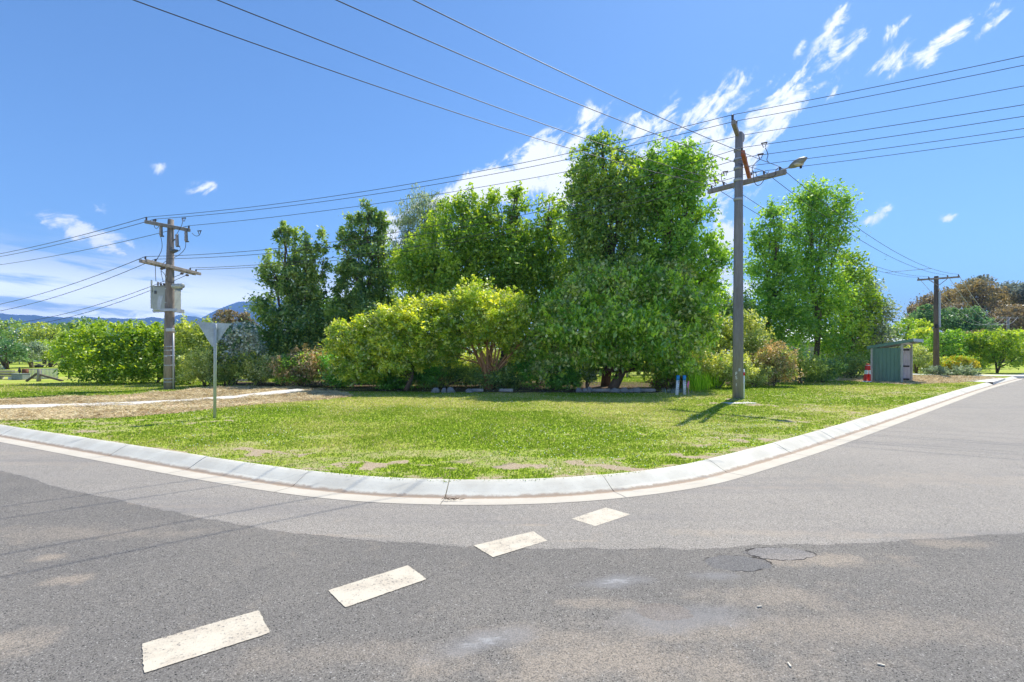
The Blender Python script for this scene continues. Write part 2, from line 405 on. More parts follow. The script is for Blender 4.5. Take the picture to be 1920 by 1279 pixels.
# ------------------------------------------------------------------ kerb line (lip of the gutter)
lip_px = [(0,829.5),(125,853.5),(250,877.5),(375,901),(500,922),(600,935),(700,943.5),(825,948),(950,948),(1080,943),(1200,931.5),(1290,919),(1360,905),(1421,886.5),(1523,854),(1587,831.5),(1651,807.5),(1710,785),(1797,751.7),(1856,729),(1920,710.8)]
lip = [G(a, b, 0.0) for a, b in lip_px]
d0 = (lip[0]-lip[2]).normalized(); d1 = (lip[-1]-lip[-5]).normalized()
lip = [lip[0]+d0*90, lip[0]+d0*40, lip[0]+d0*15, lip[0]+d0*5]+lip+[lip[-1]+d1*8, lip[-1]+d1*25, lip[-1]+d1*70, lip[-1]+d1*140]
for _ in range(3):                                           # smooth
    q = [lip[0]]
    for a, b in zip(lip[:-1], lip[1:]): q += [a.lerp(b, .25), a.lerp(b, .75)]
    q.append(lip[-1]); lip = q
# resample evenly
LP = np.array([(p.x, p.y) for p in lip]); seg = np.linalg.norm(np.diff(LP, axis=0), axis=1); cum = np.concatenate([[0], np.cumsum(seg)])
def at_s(s):
    return np.stack([np.interp(s, cum, LP[:, 0]), np.interp(s, cum, LP[:, 1])], -1)
def nrm(s):
    a = at_s(s-.05); b = at_s(s+.05); t = b-a; t /= np.linalg.norm(t, axis=-1)[..., None]
    return np.stack([-t[..., 1], t[..., 0]], -1)             # to the left of travel = lawn side
KW = .56
s_all = np.linspace(.1, cum[-1]-.1, 4000)
back = at_s(s_all)+nrm(s_all)*KW
back_az = np.arctan2(back[:, 0], back[:, 1]); back_r = np.hypot(back[:, 0], back[:, 1])
def r_kerb(azm): return np.interp(azm, back_az, back_r)
def inside_poly(x, y, poly):
    c = np.zeros(x.shape, bool); n = len(poly)
    for i in range(n):
        x1, y1 = poly[i]; x2, y2 = poly[(i+1) % n]
        cond = ((y1 > y) != (y2 > y)) & (x < (x2-x1)*(y-y1)/(y2-y1+1e-12)+x1); c ^= cond
    return c
def wp(pts, h=GH): return [(G(a, b, h).x, G(a, b, h).y) for a, b in pts]
straw_up = wp([(-400,757),(-150,755),(0,752),(100,748),(200,744),(300,737),(360,731),(430,728),(520,727),(600,730),(650,738)])
straw_dn = wp([(660,745),(600,751),(520,757),(430,764),(330,776),(220,784),(100,788),(0,790),(-150,791),(-400,792)])
STRAW_L = straw_up+straw_dn
STRAW_R = wp([(1470,716),(1560,707),(1640,703.5),(1700,704.5),(1760,705),(1850,707),(1880,709),(1840,714),(1800,718),(1730,721),(1690,722),(1640,718),(1590,714),(1520,716.5)])
path_up = wp([(-500,763.5),(-150,762),(0,760.5),(150,757.5),(250,754),(350,749.5),(450,741),(520,733),(560,729.5)], GH+.03)
path_dn = wp([(572,732.5),(540,738.5),(450,746.5),(350,754),(250,759),(150,762.5),(0,766.5),(-150,769),(-500,771)], GH+.03)
PATH = path_up+path_dn
# bare soil patches: x, y, half width (survey px), half depth (m), strength
BARE = [(500,854,50,.16,1),(475,846,60,.1,.7),(690,872,60,.11,1),(930,876,95,.09,.9),(1010,879,35,.06,1),(860,868,60,.15,.55),(1130,868,60,.2,.7),(1150,878,55,.09,.9),(1300,868,50,.35,.9),(1345,852,40,.4,.7),
        (1110,818,55,.15,.8),(1400,822,60,.25,.7),(1385,846,45,.2,.6),(1480,791,60,.3,.6),(1420,783,80,.25,.4),(1540,772,60,.5,.6),(1530,762,45,.3,.6),(1600,745,120,.7,.45),(1385,758,45,.35,1),(1370,750,30,.35,.7),
        (1700,738,110,.9,.55),(320,853,30,.1,.8),(180,809,45,.12,.7),(400,792,40,.25,.8),(340,792,35,.3,.5),(60,815,60,.2,.4),(1770,728,60,.8,.5),(1250,790,70,.5,.3),(560,848,40,.1,.6),(1230,885,60,.08,.8),(380,868,40,.08,.7),(240,862,60,.05,.5),
        (150,794,200,.25,.5),(430,786,60,.3,.4),(1300,745,40,.4,.5)]
def bare_field(x, y):
    f = np.zeros(np.shape(x)); nz = vnoise(x, y*1.6, 3.4, 11, 5); nz2 = vnoise(x, y, 9, 5, 2)
    for px, py, hw, hd, s_ in BARE:
        c = G(px, py); rx = hw/F*c.y*1.15; ry = hd*2.0
        e = 1-np.sqrt(((x-c.x)/rx)**2+((y-c.y)/ry)**2)
        f = np.maximum(f, s_*np.clip((e*.8+(nz-.53)*3.6)*1.5, 0, 1)*(e > -.9))
    # worn strip just behind the kerb
    azm = np.arctan2(x, y); dk = np.hypot(x, y)-r_kerb(azm)
    f = np.maximum(f, np.clip(.75*np.exp(-np.abs(dk-.12)/.22)*np.clip((nz-.44)*7, 0, 1), 0, 1))
    f = np.maximum(f, .42*np.clip((vnoise(x, y*1.5, .9, 31, 5)-.53)*6, 0, 1)*np.clip(1.6-dk/4, .3, 1))
    return np.clip(f+(nz2-.5)*.2*(f > 0.05), 0, 1)
def dry_field(x, y): return np.clip((vnoise(x, y, .33, 21, 4)-.36)*2.6+(vnoise(x, y, 3.5, 4, 2)-.5)*.5, 0, 1)

# ------------------------------------------------------------------ ground sheet
def hump(x, y, dk): return GH+.015*np.minimum(dk, 1)+(vnoise(x, y, .5, 3, 3)-.5)*.05*np.clip(dk/1.5, 0, 1)
azs = np.linspace(back_az[5], back_az[-5], 700)
rows = [0.0]; step = .05; acc = 0
while acc < 45: acc += step; rows.append(acc); step *= 1.022
while acc < 9000: acc += step; rows.append(acc); step *= 1.25
rows = np.array(rows); A, D = np.meshgrid(azs, rows, indexing='ij'); RR = r_kerb(A)+D
gx = RR*np.sin(A); gy = RR*np.cos(A); near = (D < 50)
gz = np.where(near, hump(gx, gy, D), GH); nA, nD = A.shape
me = bpy.data.meshes.new('lawn'); V = np.stack([gx, gy, gz], -1).reshape(-1, 3)
i_, j_ = np.meshgrid(np.arange(nA-1), np.arange(nD-1), indexing='ij'); q0 = (i_*nD+j_).ravel()
Fq = np.stack([q0, q0+1, q0+nD+1, q0+nD], 1)[:, ::-1].copy()
me.vertices.add(len(V)); me.vertices.foreach_set('co', V.astype(np.float32).ravel())
me.loops.add(Fq.size); me.loops.foreach_set('vertex_index', Fq.astype(np.int32).ravel())
me.polygons.add(len(Fq)); me.polygons.foreach_set('loop_start', np.arange(0, Fq.size, 4, dtype=np.int32)); me.update(calc_edges=True)
bf = np.where(near, bare_field(gx, gy), 0).ravel(); df_ = dry_field(gx, gy).ravel()
sf = (inside_poly(gx, gy, STRAW_L) | inside_poly(gx, gy, STRAW_R)).astype(float).ravel()
for nm, arr in (('bare', bf), ('dry', df_), ('straw', sf)):
    at = me.attributes.new(nm, 'FLOAT', 'POINT'); at.data.foreach_set('value', arr.astype(np.float32))
m, g, out = newmat('lawn'); pos = g.new('ShaderNodeNewGeometry').outputs['Position']
na = g.noise(pos, 14, 5, .7); nb = g.noise(pos, 1.1, 4, .6); ncn = g.noise(pos, 60, 3, .7)
grn = g.mix(g.smooth(na, .3, .7), (.18,.30,.012), (.42,.52,.05))
grn = g.mix(g.m('MULTIPLY', g.attr('dry'), .55), grn, (.52,.47,.16))
soil = g.mix(g.smooth(ncn, .3, .7), (.27,.20,.12), (.56,.46,.33))
strw = g.mix(g.smooth(na, .3, .7), (.46,.33,.20), (.86,.68,.46))
c = g.mix(g.smooth(g.m('ADD', g.attr('bare'), g.m('MULTIPLY', g.m('SUBTRACT', na, .5), .9)), .15, .75), grn, soil)
c = g.mix(g.smooth(g.m('ADD', g.attr('straw'), g.m('MULTIPLY', g.m('SUBTRACT', na, .5), .6)), .35, .65), c, strw)
princ(g, out, c, .95, 0, na, .6, .03, .1); me.materials.append(m)
lawn = bpy.data.objects.new('lawn', me); COL.objects.link(lawn); tag(lawn, kind='structure')

# ------------------------------------------------------------------ grass blades
def sample_lawn(n, r1=5.6, r2=34, pw=1.25, a0=-.86, a1=.80):
    azm = rng.uniform(a0, a1, n)
    u_ = rng.uniform(0, 1, n); e = 2-pw-.55
    r = (r1**e+u_*(r2**e-r1**e))**(1/e)
    return azm, r
FOLG, g, out = newmat('grass_blade')
c = g.mix(g.smooth(g.attr('v'), 0, 1), (.165,.29,.018), (.56,.575,.12))
c = g.mix(g.m('GREATER_THAN', g.attr('v'), .93), c, (.74,.62,.34))
dfn = g.new('ShaderNodeBsdfDiffuse'); g.put(dfn.inputs[0], c); tl = g.new('ShaderNodeBsdfTranslucent'); g.put(tl.inputs[0], c)
mx = g.new('ShaderNodeMixShader'); mx.inputs[0].default_value = .45; g.l.new(dfn.outputs[0], mx.inputs[1]); g.l.new(tl.outputs[0], mx.inputs[2]); g.l.new(mx.outputs[0], out.inputs[0])
azm, r = sample_lawn(520000)
x = r*np.sin(azm); y = r*np.cos(azm); dk = r-r_kerb(azm)
bfv = bare_field(x, y); dv = dry_field(x, y)
ok = (dk > -.03-.05*vnoise(x, y, 4, 9, 2)) & (rng.uniform(0, 1, len(x)) > bfv*1.25)
ok &= ~(inside_poly(x, y, PATH)); st_ = inside_poly(x, y, STRAW_L) | inside_poly(x, y, STRAW_R); ok &= ~(st_ & (rng.uniform(0, 1, len(x)) > .03))
x, y, r, dk, dv, bfv = (q[ok] for q in (x, y, r, dk, dv, bfv)); n = len(x)
z = hump(x, y, np.maximum(dk, 0))-.004
tuft = vnoise(x, y, 2.2, 77, 3)
hgt = (rng.uniform(.012, .036, n)+.022*np.clip(tuft-.55, 0, 1)*2)*(1+r/60)*(1-.5*bfv); wd = .0011*r*rng.uniform(.7, 1.4, n)+.001
a = rng.normal(size=(n, 3))*np.array([.55, .55, .0])+np.array([0, 0, 1]); a /= np.linalg.norm(a, axis=1)[:, None]
th = rng.uniform(0, 2*PI, n); b = np.stack([np.cos(th), np.sin(th), np.zeros(n)], 1)
vv = np.clip(.04+.50*dv+.25*(tuft-.5)+rng.uniform(0, .45, n), 0, .92); vv = np.where(rng.uniform(0, 1, n) < .05+.24*dv*(dv > .35)+.45*bfv, 1.0, vv)
go = quadcloud('grass', np.stack([x, y, z], 1), a*hgt[:, None]*.5, b*wd[:, None], vv, FOLG, None, True)
tag(go, 'short mown green grass and clover covering the corner lawn', 'grass', kind='stuff')
# clover heads / daisies
azm, r = sample_lawn(5200, 5.7, 22); x = r*np.sin(azm); y = r*np.cos(azm); dk = r-r_kerb(azm)
ok = (dk > .05) & (vnoise(x, y, .45, 41, 3) > .47) & ~inside_poly(x, y, STRAW_L) & ~inside_poly(x, y, PATH); x = x[ok]; y = y[ok]; r = r[ok]; dk = dk[ok]; n = len(x)
nr = rng.normal(size=(n, 3))*.4+np.array([0, -.3, 1]); nr /= np.linalg.norm(nr, axis=1)[:, None]
a = np.cross(nr, rng.normal(size=(n, 3))); a /= np.linalg.norm(a, axis=1)[:, None]; b = np.cross(nr, a); s_ = (.007+.0003*r)[:, None]
tag(quadcloud('clover_flowers', np.stack([x, y, hump(x, y, dk)+rng.uniform(.03, .055, n)], 1), a*s_, b*s_, rng.uniform(0, 1, n), FOL['white']), 'tiny white clover flowers sprinkled over the lawn', 'flowers', kind='stuff')

# ------------------------------------------------------------------ straw mulch
STRAW, g, out = newmat('straw'); c = g.mix(g.attr('v'), (.36,.26,.12), (.92,.80,.50)); princ(g, out, c, .8, 0, spec=.2)
def straw(poly, n, name, label, wsc, minx, maxx, miny, maxy, hmax=.10):
    x = rng.uniform(minx, maxx, n*4); y = rng.uniform(miny, maxy, n*4)
    jx = (vnoise(x, y, 1.3, 61, 3)-.5)*.7
    ok = inside_poly(x, y+jx, poly) & ~(inside_poly(x, y, PATH) & (vnoise(x, y, 1.1, 65, 3) < .74)); x = x[ok][:n]; y = y[ok][:n]; n = len(x)
    lump = np.clip(vnoise(x, y, 1.5, 62, 4)-.38, 0, 1)*1.4*hmax*1.9
    onp = inside_poly(x, y, PATH)
    z = GH+.02+lump*rng.uniform(.3, 1, n)*np.where(onp, .5, 1)
    th = rng.uniform(0, 2*PI, n); L = rng.uniform(.08, .28, n)
    a = np.stack([np.cos(th), np.sin(th), rng.normal(size=n)*.28], 1)*L[:, None]; nr = rng.normal(size=(n, 3))*.5+np.array([0, 0, 1])
    b = np.cross(nr, a); b /= np.linalg.norm(b, axis=1)[:, None]; b *= wsc*rng.uniform(.6, 1.3, n)[:, None]
    v = np.clip(vnoise(x, y, 2.5, 66, 3)*.8+rng.uniform(-.25, .45, n), 0, 1)
    tag(quadcloud(name, np.stack([x, y, z], 1), a*.5, b, v, STRAW), label, 'straw', kind='stuff')
straw(STRAW_L, 90000, 'straw_mulch', 'dry tan straw mulch spread in a strip along the pale concrete path', .0055, -26, -4, 10, 24)
straw(STRAW_R, 26000, 'straw_mulch', 'dry tan straw mulch spread on the ground around the green shelter', .012, 12, 36, 22, 36, .06)

# ------------------------------------------------------------------ roads
def asphalt(name, c0, c1, dusty):
    m, g, out = newmat(name); pos = g.new('ShaderNodeNewGeometry').outputs['Position']; x, y, z = g.xyz(pos)
    big = g.noise(pos, .55, 5, .6); mid = g.noise(pos, 3.2, 5, .65); fine = g.noise(pos, 130, 3, .8)
    cell = g.vor(pos, 165, 1); cr, cg_, cb = g.xyz(cell)
    stone = g.m('ADD', g.m('MULTIPLY', cr, .55), g.m('MULTIPLY', fine, .45))
    c = g.mix(g.smooth(stone, .25, .75), tuple(k*.68 for k in c0), tuple(k*1.30 for k in c0))
    c = g.mix(g.smooth(big, .35, .65, 0, .8), c, g.mix(g.smooth(stone, .25, .8), tuple(k*.65 for k in c1), tuple(k*1.32 for k in c1)))
    c = g.mix(g.m('GREATER_THAN', cg_, .988), c, (.46,.44,.40))          # pale chips
    c = g.mix(g.m('LESS_THAN', cb, .035), c, (.03,.03,.03))
    dust = g.smooth(mid, .56, .78, 0, .35 if dusty else .22)
    DU = dusty
    for (px, py, rx, ry, s_) in DU:
        p = G(px, py, 0); e = g.ell(x, y, p.x, p.y, rx, ry)
        dust = g.m('MAXIMUM', dust, g.m('MULTIPLY', g.smooth(g.m('ADD', e, g.m('MULTIPLY', g.m('SUBTRACT', mid, .5), 3.2)), -.1, .9), s_))
    dust = g.m('MULTIPLY', dust, g.smooth(stone, .25, .65, .25, 1))
    spots = g.noise(pos, 2.3, 6, .72); c = g.mix(g.smooth(spots, .60, .72, 0, .35), c, (.10,.095,.09))
    c = g.mix(dust, c, (.46,.38,.29))
    return m, g, out, pos, x, y, stone, mid, fine, c
DUST_D = [(1150,1240,1.5,.28,.6),(1450,1180,1.2,.2,.5),(100,1045,.18,.10,.75),(135,1085,.16,.12,.75),(10,1210,.25,.3,.6),(1250,1180,.7,.25,.5),(1120,1130,.35,.12,.5),(1560,1050,.6,.16,.7),(1480,1120,.7,.25,.5),(1050,1200,.6,.2,.45),(1800,1020,.6,.12,.5),(1300,1250,1.0,.2,.5),(255,944,.14,.05,1.0),(560,950,.8,.12,.3),(1640,1180,1.2,.3,.35),(700,1230,1,.2,.3),(150,1000,1.3,.25,.35)]
m, g, out, pos, x, y, stone, mid, fine, c = asphalt('asphalt_old', (.198,.184,.164), (.245,.225,.196), DUST_D)
warp = g.m('MULTIPLY', g.m('SUBTRACT', mid, .5), .9); warp2 = g.m('MULTIPLY', g.m('SUBTRACT', g.noise(pos, 9, 5, .7), .5), .75)
# grey cement smears with chalky cores
for px, py, rx, ry, rot in ((1160,1090,.30,.11,.25),(910,1205,.34,.12,.35),(1270,1160,.55,.16,.15),(1340,1080,.25,.1,0)):
    p = G(px, py, 0); e = g.ell(x, y, p.x, p.y, rx, ry, rot)
    c = g.mix(g.m('MULTIPLY', g.smooth(g.m('ADD', e, g.m('MULTIPLY', warp, 2.6)), -.2, .7), .6), c, (.27,.265,.262))
    if rx < .35 and rot > .1: c = g.mix(g.m('MULTIPLY', g.smooth(g.m('ADD', e, g.m('ADD', warp, g.m('MULTIPLY', g.m('SUBTRACT', g.noise(g.comb(g.m('MULTIPLY', x, .4), y, 0), 26, 5, .7), .5), 2.6))), .55, 1.35), .5), c, (.58,.58,.57))
# old round patches with a cracked rim
crackh = None
for px, py, rx, ry, cc in ((1382,1056,.245,.15,(.15,.15,.155)),(1462,1038,.26,.13,(.27,.255,.245)),(1245,1147,.17,.11,(.25,.21,.175))):
    p = G(px, py, 0); e = g.m('ADD', g.ell(x, y, p.x, p.y, rx, ry), g.m('ADD', g.m('MULTIPLY', warp, .35), warp2))
    c = g.mix(g.m('MULTIPLY', g.smooth(e, -.01, .03), .55), c, g.mix(g.smooth(stone, .25, .75), tuple(k*.7 for k in cc), tuple(k*1.3 for k in cc)))
    if px > 1300:
        rim = g.m('MULTIPLY', g.smooth(g.m('ABSOLUTE', e), .07, .0), g.smooth(g.noise(pos, 5, 3, .6), .44, .60))
        crackh = rim if crackh is None else g.m('MAXIMUM', crackh, rim)
c = g.mix(crackh, c, (.045,.035,.03))
h_ = g.m('SUBTRACT', stone, g.m('MULTIPLY', crackh, 2.5))
princ(g, out, c, .88, 0, h_, .9, .009, .3); A_OLD = m
m, g, out, pos, x, y, stone, mid, fine, c = asphalt('asphalt_new', (.288,.264,.230), (.338,.306,.264), [(560,1005,1.4,.06,.6),(330,950,.8,.1,.4),(1000,985,.3,.04,.7),(1080,1015,.3,.04,.5),(1460,1000,1.2,.12,.5),(1750,900,2.5,.4,.35),(1650,1005,1.2,.1,.6),(40,850,1.5,.2,.35),(100,870,1.2,.2,.3),(1380,915,1.2,.1,.5)])
sm = g.noise(g.comb(g.m('MULTIPLY', x, .12), y, 0), 1.3, 4, .6)
c = g.mix(g.smooth(sm, .5, .68, 0, .35), c, (.20,.19,.185))
princ(g, out, c, .85, 0, stone, .7, .006, .35); A_NEW = m
road = link_mesh('road', [(-260,-200,0),(260,-200,0),(260,260,0),(-260,260,0)], [(0,1,2,3)], A_OLD); tag(road, kind='structure')
bnd = [G(a, b, 0) for a, b in [(0,882),(50,896),(100,911),(230,940),(330,962),(450,985),(560,1000),(700,1014),(800,1020),(900,1024),(1060,1028.5),(1200,1030),(1330,1029),(1380,1025),(1450,1021),(1520,1022),(1600,1019),(1700,1012),(1800,1007),(1920,1000)]]
bl = [(-200, bnd[0].y+.56*(200+bnd[0].x))]+[(p.x, p.y) for p in bnd]+[(12, 5.6),(200, 40)]
bx_ = np.interp(np.arange(0, len(bl)-1, .05), np.arange(len(bl)), [q[0] for q in bl]); by_ = np.interp(np.arange(0, len(bl)-1, .05), np.arange(len(bl)), [q[1] for q in bl])
by_ = by_+(vnoise(bx_, by_*0, 5, 8, 5)-.5)*.09
vs = []; fs = []
for i, (a, b) in enumerate(zip(bx_, by_)): vs += [(a, b, .0005), (a, b+.03, .0028), (a, 250, .003)]
for i in range(len(bx_)-1):
    k = i*3; fs += [(k, k+3, k+4, k+1), (k+1, k+4, k+5, k+2)]
tag(link_mesh('resurfaced_road', vs, fs, A_NEW), kind='structure')

# painted dashes
m, g, out = newmat('road_paint'); pos = g.new('ShaderNodeNewGeometry').outputs['Position']
st1 = g.noise(pos, 55, 4, .75); st2 = g.noise(pos, 5, 4, .6); pit = g.vor(pos, 70, 0)
cw = g.mix(g.smooth(st2, .4, .65, 0, .75), (.62,.56,.445), (.52,.45,.35))
wear = g.smooth(g.m('ADD', st1, g.m('MULTIPLY', st2, .35)), .745, .84)
cw = g.mix(wear, cw, (.22,.20,.18)); princ(g, out, cw, .8, 0, st1, .6, .006, .3); PAINT = m
DASH = [[(265,1206),(485,1143),(507,1185),(270,1261)], [(615,1106),(765,1059),(800,1085),(647,1138)], [(888,1022),(1000,995.5),(1026,1013),(924,1044)], [(1072,972),(1136,951),(1182,964),(1116,986)]]
for k, q in enumerate(DASH):
    c4 = [G(a, b, .008) for a, b in q]; vs = []
    # rounded, slightly ragged outline
    for i in range(4):
        a, b = c4[i], c4[(i+1) % 4]; L = (b-a).length; nn = 60
        for j in range(nn):
            t = (j+.0)/nn; p = a.lerp(b, t); cen = sum(c4, Vector())/4
            corner = min(t, 1-t)*L; off = .005*mnoise.noise(p*22)+.0035*mnoise.noise(p*70)
            p = p+(cen-p).normalized()*(off+max(0, .012-corner)*.35); vs.append((p.x, p.y, .0048))
    o = link_mesh('road_marking', vs, [tuple(range(len(vs)))], PAINT); tag(o, kind='structure')

# ------------------------------------------------------------------ kerb and channel
m, g, out = newmat('kerb_concrete'); pos = g.new('ShaderNodeNewGeometry').outputs['Position']; x, y, z = g.xyz(pos)
n1 = g.noise(pos, 2.2, 5, .6); n2 = g.noise(pos, 45, 4, .7); n4 = g.noise(pos, 9, 4, .7)
c = g.mix(g.smooth(n1, .3, .7), (.60,.565,.47), (.72,.69,.585)); c = g.mix(g.smooth(n2, .55, .75, 0, .35), c, (.33,.31,.28))
side = g.attr('gut'); c = g.mix(g.m('MULTIPLY', g.smooth(side, .3, .7), .6), c, (.47,.41,.33))
c = g.mix(g.m('MULTIPLY', g.smooth(g.m('ADD', g.attr('dirt'), g.m('MULTIPLY', g.m('SUBTRACT', n4, .5), 1.2)), .35, .8), .75), c, (.34,.23,.15))
scr = g.noise(g.comb(g.m('MULTIPLY', g.m('ADD', x, g.m('MULTIPLY', y, 1.3)), .16), g.m('SUBTRACT', y, g.m('MULTIPLY', x, .25)), 0), 6, 4, .55)
c = g.mix(g.smooth(scr, .60, .70, 0, .40), c, (.27,.28,.28))               # tyre rubber
c = g.mix(g.m('LESS_THAN', g.vor(pos, 24, 0), .045), c, (.12,.10,.08))
princ(g, out, c, .85, 0, n2, .35, .004, .3); KERB = m
prof = [(0,.006,1,0),(.05,.008,1,0),(.20,.004,1,.0),(.245,.003,1,.75),(.265,.006,.6,1),(.29,.019,.0,.7),(.34,.043,0,.1),(.40,.076,0,0),(.455,.105,0,0),(.50,.125,0,0),(.535,.136,0,.05),(.56,.134,0,.4),(.575,.10,0,.5),(.575,-.05,0,0)]
s0 = None
sj = s_all[np.argmin(np.abs(at_s(s_all)[:, 0]+.78)+(at_s(s_all)[:, 1] > 10)*99)]
joints = [sj+2.05*k for k in range(-30, 55) if .5 < sj+2.05*k < cum[-1]-3]
vs = []; fs = []; gut = []; drt = []
for ji, (a, b) in enumerate(zip(joints[:-1], joints[1:])):
    rr = random.Random(ji); dz = rr.uniform(-.004, .004); ns = 10 if abs(at_s(a)[0]) < 14 else 4
    ss = np.linspace(a+.006, b-.006, ns); pp = at_s(ss); nn = nrm(ss); b0 = len(vs); npf = len(prof)
    for p, q in zip(pp, nn):
        for d_, z_, gt, dr in prof:
            lift = dz if d_ > .3 else 0
            vs.append((p[0]+q[0]*d_, p[1]+q[1]*d_, z_+lift)); gut.append(gt); drt.append(dr)
    for i in range(ns-1):
        for k in range(npf-1):
            r0 = b0+i*npf+k; fs.append((r0, r0+npf, r0+npf+1, r0+1)[::-1])
    fs.append(tuple(b0+k for k in range(npf))[::-1]); fs.append(tuple(b0+(ns-1)*npf+k for k in range(npf)))
fs = [tuple(reversed(f)) for f in fs]
ko = link_mesh('kerb', vs, fs, KERB); tag(ko, kind='structure')
for nm, arr in (('gut', gut), ('dirt', drt)):
    at = ko.data.attributes.new(nm, 'FLOAT', 'POINT'); at.data.foreach_set('value', arr)
# leaf litter in the channel
LITTER = simple('litter_brown', (.12,.075,.04), .9)
mb = MB()
for k in range(34):
    rr = random.Random(k); c0 = G(847, 937, .02)+Vector((rr.gauss(0, .05), rr.gauss(0, .012), rr.uniform(0, .012))); th = rr.uniform(0, PI); L = rr.uniform(.01, .035)
    mb.tube([c0-Vector((math.cos(th)*L, math.sin(th)*L, 0)), c0+Vector((math.cos(th)*L, math.sin(th)*L, rr.uniform(0, .015)))], .0022, 4)
tag(mb.build('leaf_litter', LITTER), 'small heap of dry brown twigs lying in the gutter by a kerb joint', 'litter', kind='stuff')
CHIP = simple('pale_wood_chip', (.68,.62,.5), .8)
for px, py, L, th, lb in ((1480,1246,.035,1.45,'small white chip lying upright-ish on the old asphalt at the lower right'),(1424,1137,.03,.1,'thin white sliver lying on the asphalt beside the dusty patch'),(1652,1246,.032,-.5,'pale wood splinter on the asphalt furthest to the lower right')):
    p = G(px, py, .006); mb = MB(); mb.box(p, (L, .008, .006), rz=th); tag(mb.build('wood_chip', CHIP, loc=p), lb.replace(' upright-ish', ''), 'chip')

# ------------------------------------------------------------------ footpaths
PATHM = simple('path_concrete', (.66,.63,.57), .85, var=.10, scale=3)
vs = []; fs = []
lo = list(reversed(path_dn)); n = len(path_up)
for (a, b), (c_, d_) in zip(path_up, lo): vs += [(a, b, GH+.045), (c_, d_, GH+.045), (a, b, GH-.1), (c_, d_, GH-.1)]
for i in range(n-1):
    k = i*4; fs += [(k, k+1, k+5, k+4), (k+1, k+3, k+7, k+5), (k, k+4, k+6, k+2)]
fs.append((4*n-4, 4*n-3, 4*n-1, 4*n-2))
tag(link_mesh('footpath', vs, fs, PATHM), kind='structure')
def strip(name, up, dn, h=GH+.04):
    U = [G(a, b, h) for a, b in up]; D_ = [G(a, b, h) for a, b in dn]; vs = []; fs = []
    for p, q in zip(U, D_): vs += [(p.x, p.y, h), (q.x, q.y, h), (q.x, q.y, GH-.1)]
    for i in range(len(U)-1): k = i*3; fs += [(k, k+1, k+4, k+3), (k+1, k+2, k+5, k+4)]
    return tag(link_mesh(name, vs, fs, PATHM), kind='structure')
strip('footpath', [(1690,700.2),(1760,701.5),(1850,702.5),(1960,703)], [(1690,701.8),(1760,703.2),(1850,704.6),(1960,705.5)])
strip('driveway_crossing', [(1800,715),(1860,708)], [(1862,716.5),(1885,709.5)], GH+.035)
slab = MB(); p = G(1386, 757.5); slab.box((p.x, p.y, GH+.01), (.95, .42, .05), rz=.25); tag(slab.build('ground_slab', PATHM, loc=p), 'flat pale concrete slab in the grass at the foot of the tall pole', 'slab')

# ------------------------------------------------------------------ hills
m, g, out = newmat('hills'); pos = g.new('ShaderNodeNewGeometry').outputs['Position']
n1 = g.noise(pos, .012, 6, .65); princ(g, out, g.mix(g.smooth(n1, .35, .65), (.014,.030,.034), (.035,.058,.052)), 1, 0, spec=0); HILL = m
def ridge(name, prof, D0, depth, seed):
    """prof: skyline survey (x, y); real ridge with two slopes"""
    xs = np.arange(prof[0][0], prof[-1][0], 6.0); ys = np.interp(xs, [p[0] for p in prof], [p[1] for p in prof])
    nr_ = 15; vs = []; fs = []
    for i, (a, b) in enumerate(zip(xs, ys)):
        top = H_(b+ (vnoise(a, 0, .06, seed, 4)-.5)*5, D0)
        for j in range(nr_):
            t = j/(nr_-1)*2-1; Dj = D0+t*depth; sh = (1-abs(t))**.8
            bump_ = (vnoise(a*.02, t*3, 1, seed+5, 4)-.5)*.35*(1-abs(t))*abs(t)*3
            vs.append((X_(a, D0)*(1+t*.05), Dj, max(-2, top*(sh+bump_)-2)))
    for i in range(len(xs)-1):
        for j in range(nr_-1): k = i*nr_+j; fs.append((k, k+nr_, k+nr_+1, k+1))
    return tag(link_mesh(name, vs, fs, HILL, smooth=False), kind='structure')
ridge('hills', [(-900,600),(-400,590),(0,588),(60,591),(120,595),(170,594),(230,598),(290,595),(340,602),(420,612),(560,640),(700,655)], 3600, 900, 3)
ridge('mountain', [(180,620),(260,605),(300,598),(340,590),(385,597),(405,584),(425,572),(450,566),(475,564),(520,560),(600,570),(700,600),(820,640)], 4600, 1100, 9)
ridge('foothill', [(300,640),(340,608),(365,598),(400,601),(440,615),(520,640)], 3000, 500, 5)

# ------------------------------------------------------------------ materials of built things
WOODG = simple('weathered_wood', (.27,.245,.22), .85, var=.35, scale=5, stretch=9, bstr=.5)
POLEG = simple('pole_grey', (.225,.215,.212), .8, var=.28, scale=3, stretch=7, bstr=.4)
POLEB = simple('pole_brown', (.255,.215,.18), .85, var=.40, scale=3.5, stretch=8, bstr=.5)
POLEK = simple('pole_dark', (.145,.115,.085), .9, var=.4, scale=4, stretch=8, bstr=.5)
RUSTW = simple('red_timber', (.36,.11,.06), .85, var=.35, scale=5, bstr=.5)
GALV = simple('galvanised', (.42,.45,.48), .5, .3, var=.15, scale=4)
STEEL = simple('sign_back', (.46,.49,.50), .5, .5, var=.2, scale=4)
WIREM = simple('wire', (.055,.055,.06), .6, 0, var=.2)
INSUL = simple('insulator', (.10,.085,.08), .35, 0, var=.3)
PORC = simple('porcelain', (.33,.31,.30), .3, 0, var=.2)
TANK = simple('tank_paint', (.40,.43,.40), .45, 0, var=.12, scale=2)
TANKD = simple('tank_dark', (.10,.11,.11), .5, 0)
WHITE = simple('white_paint', (.80,.82,.84), .5, 0, var=.06)
BLUE = simple('blue_paint', (.03,.27,.66), .45, 0, var=.1)
BLACK = simple('black_paint', (.02,.02,.025), .6, 0)
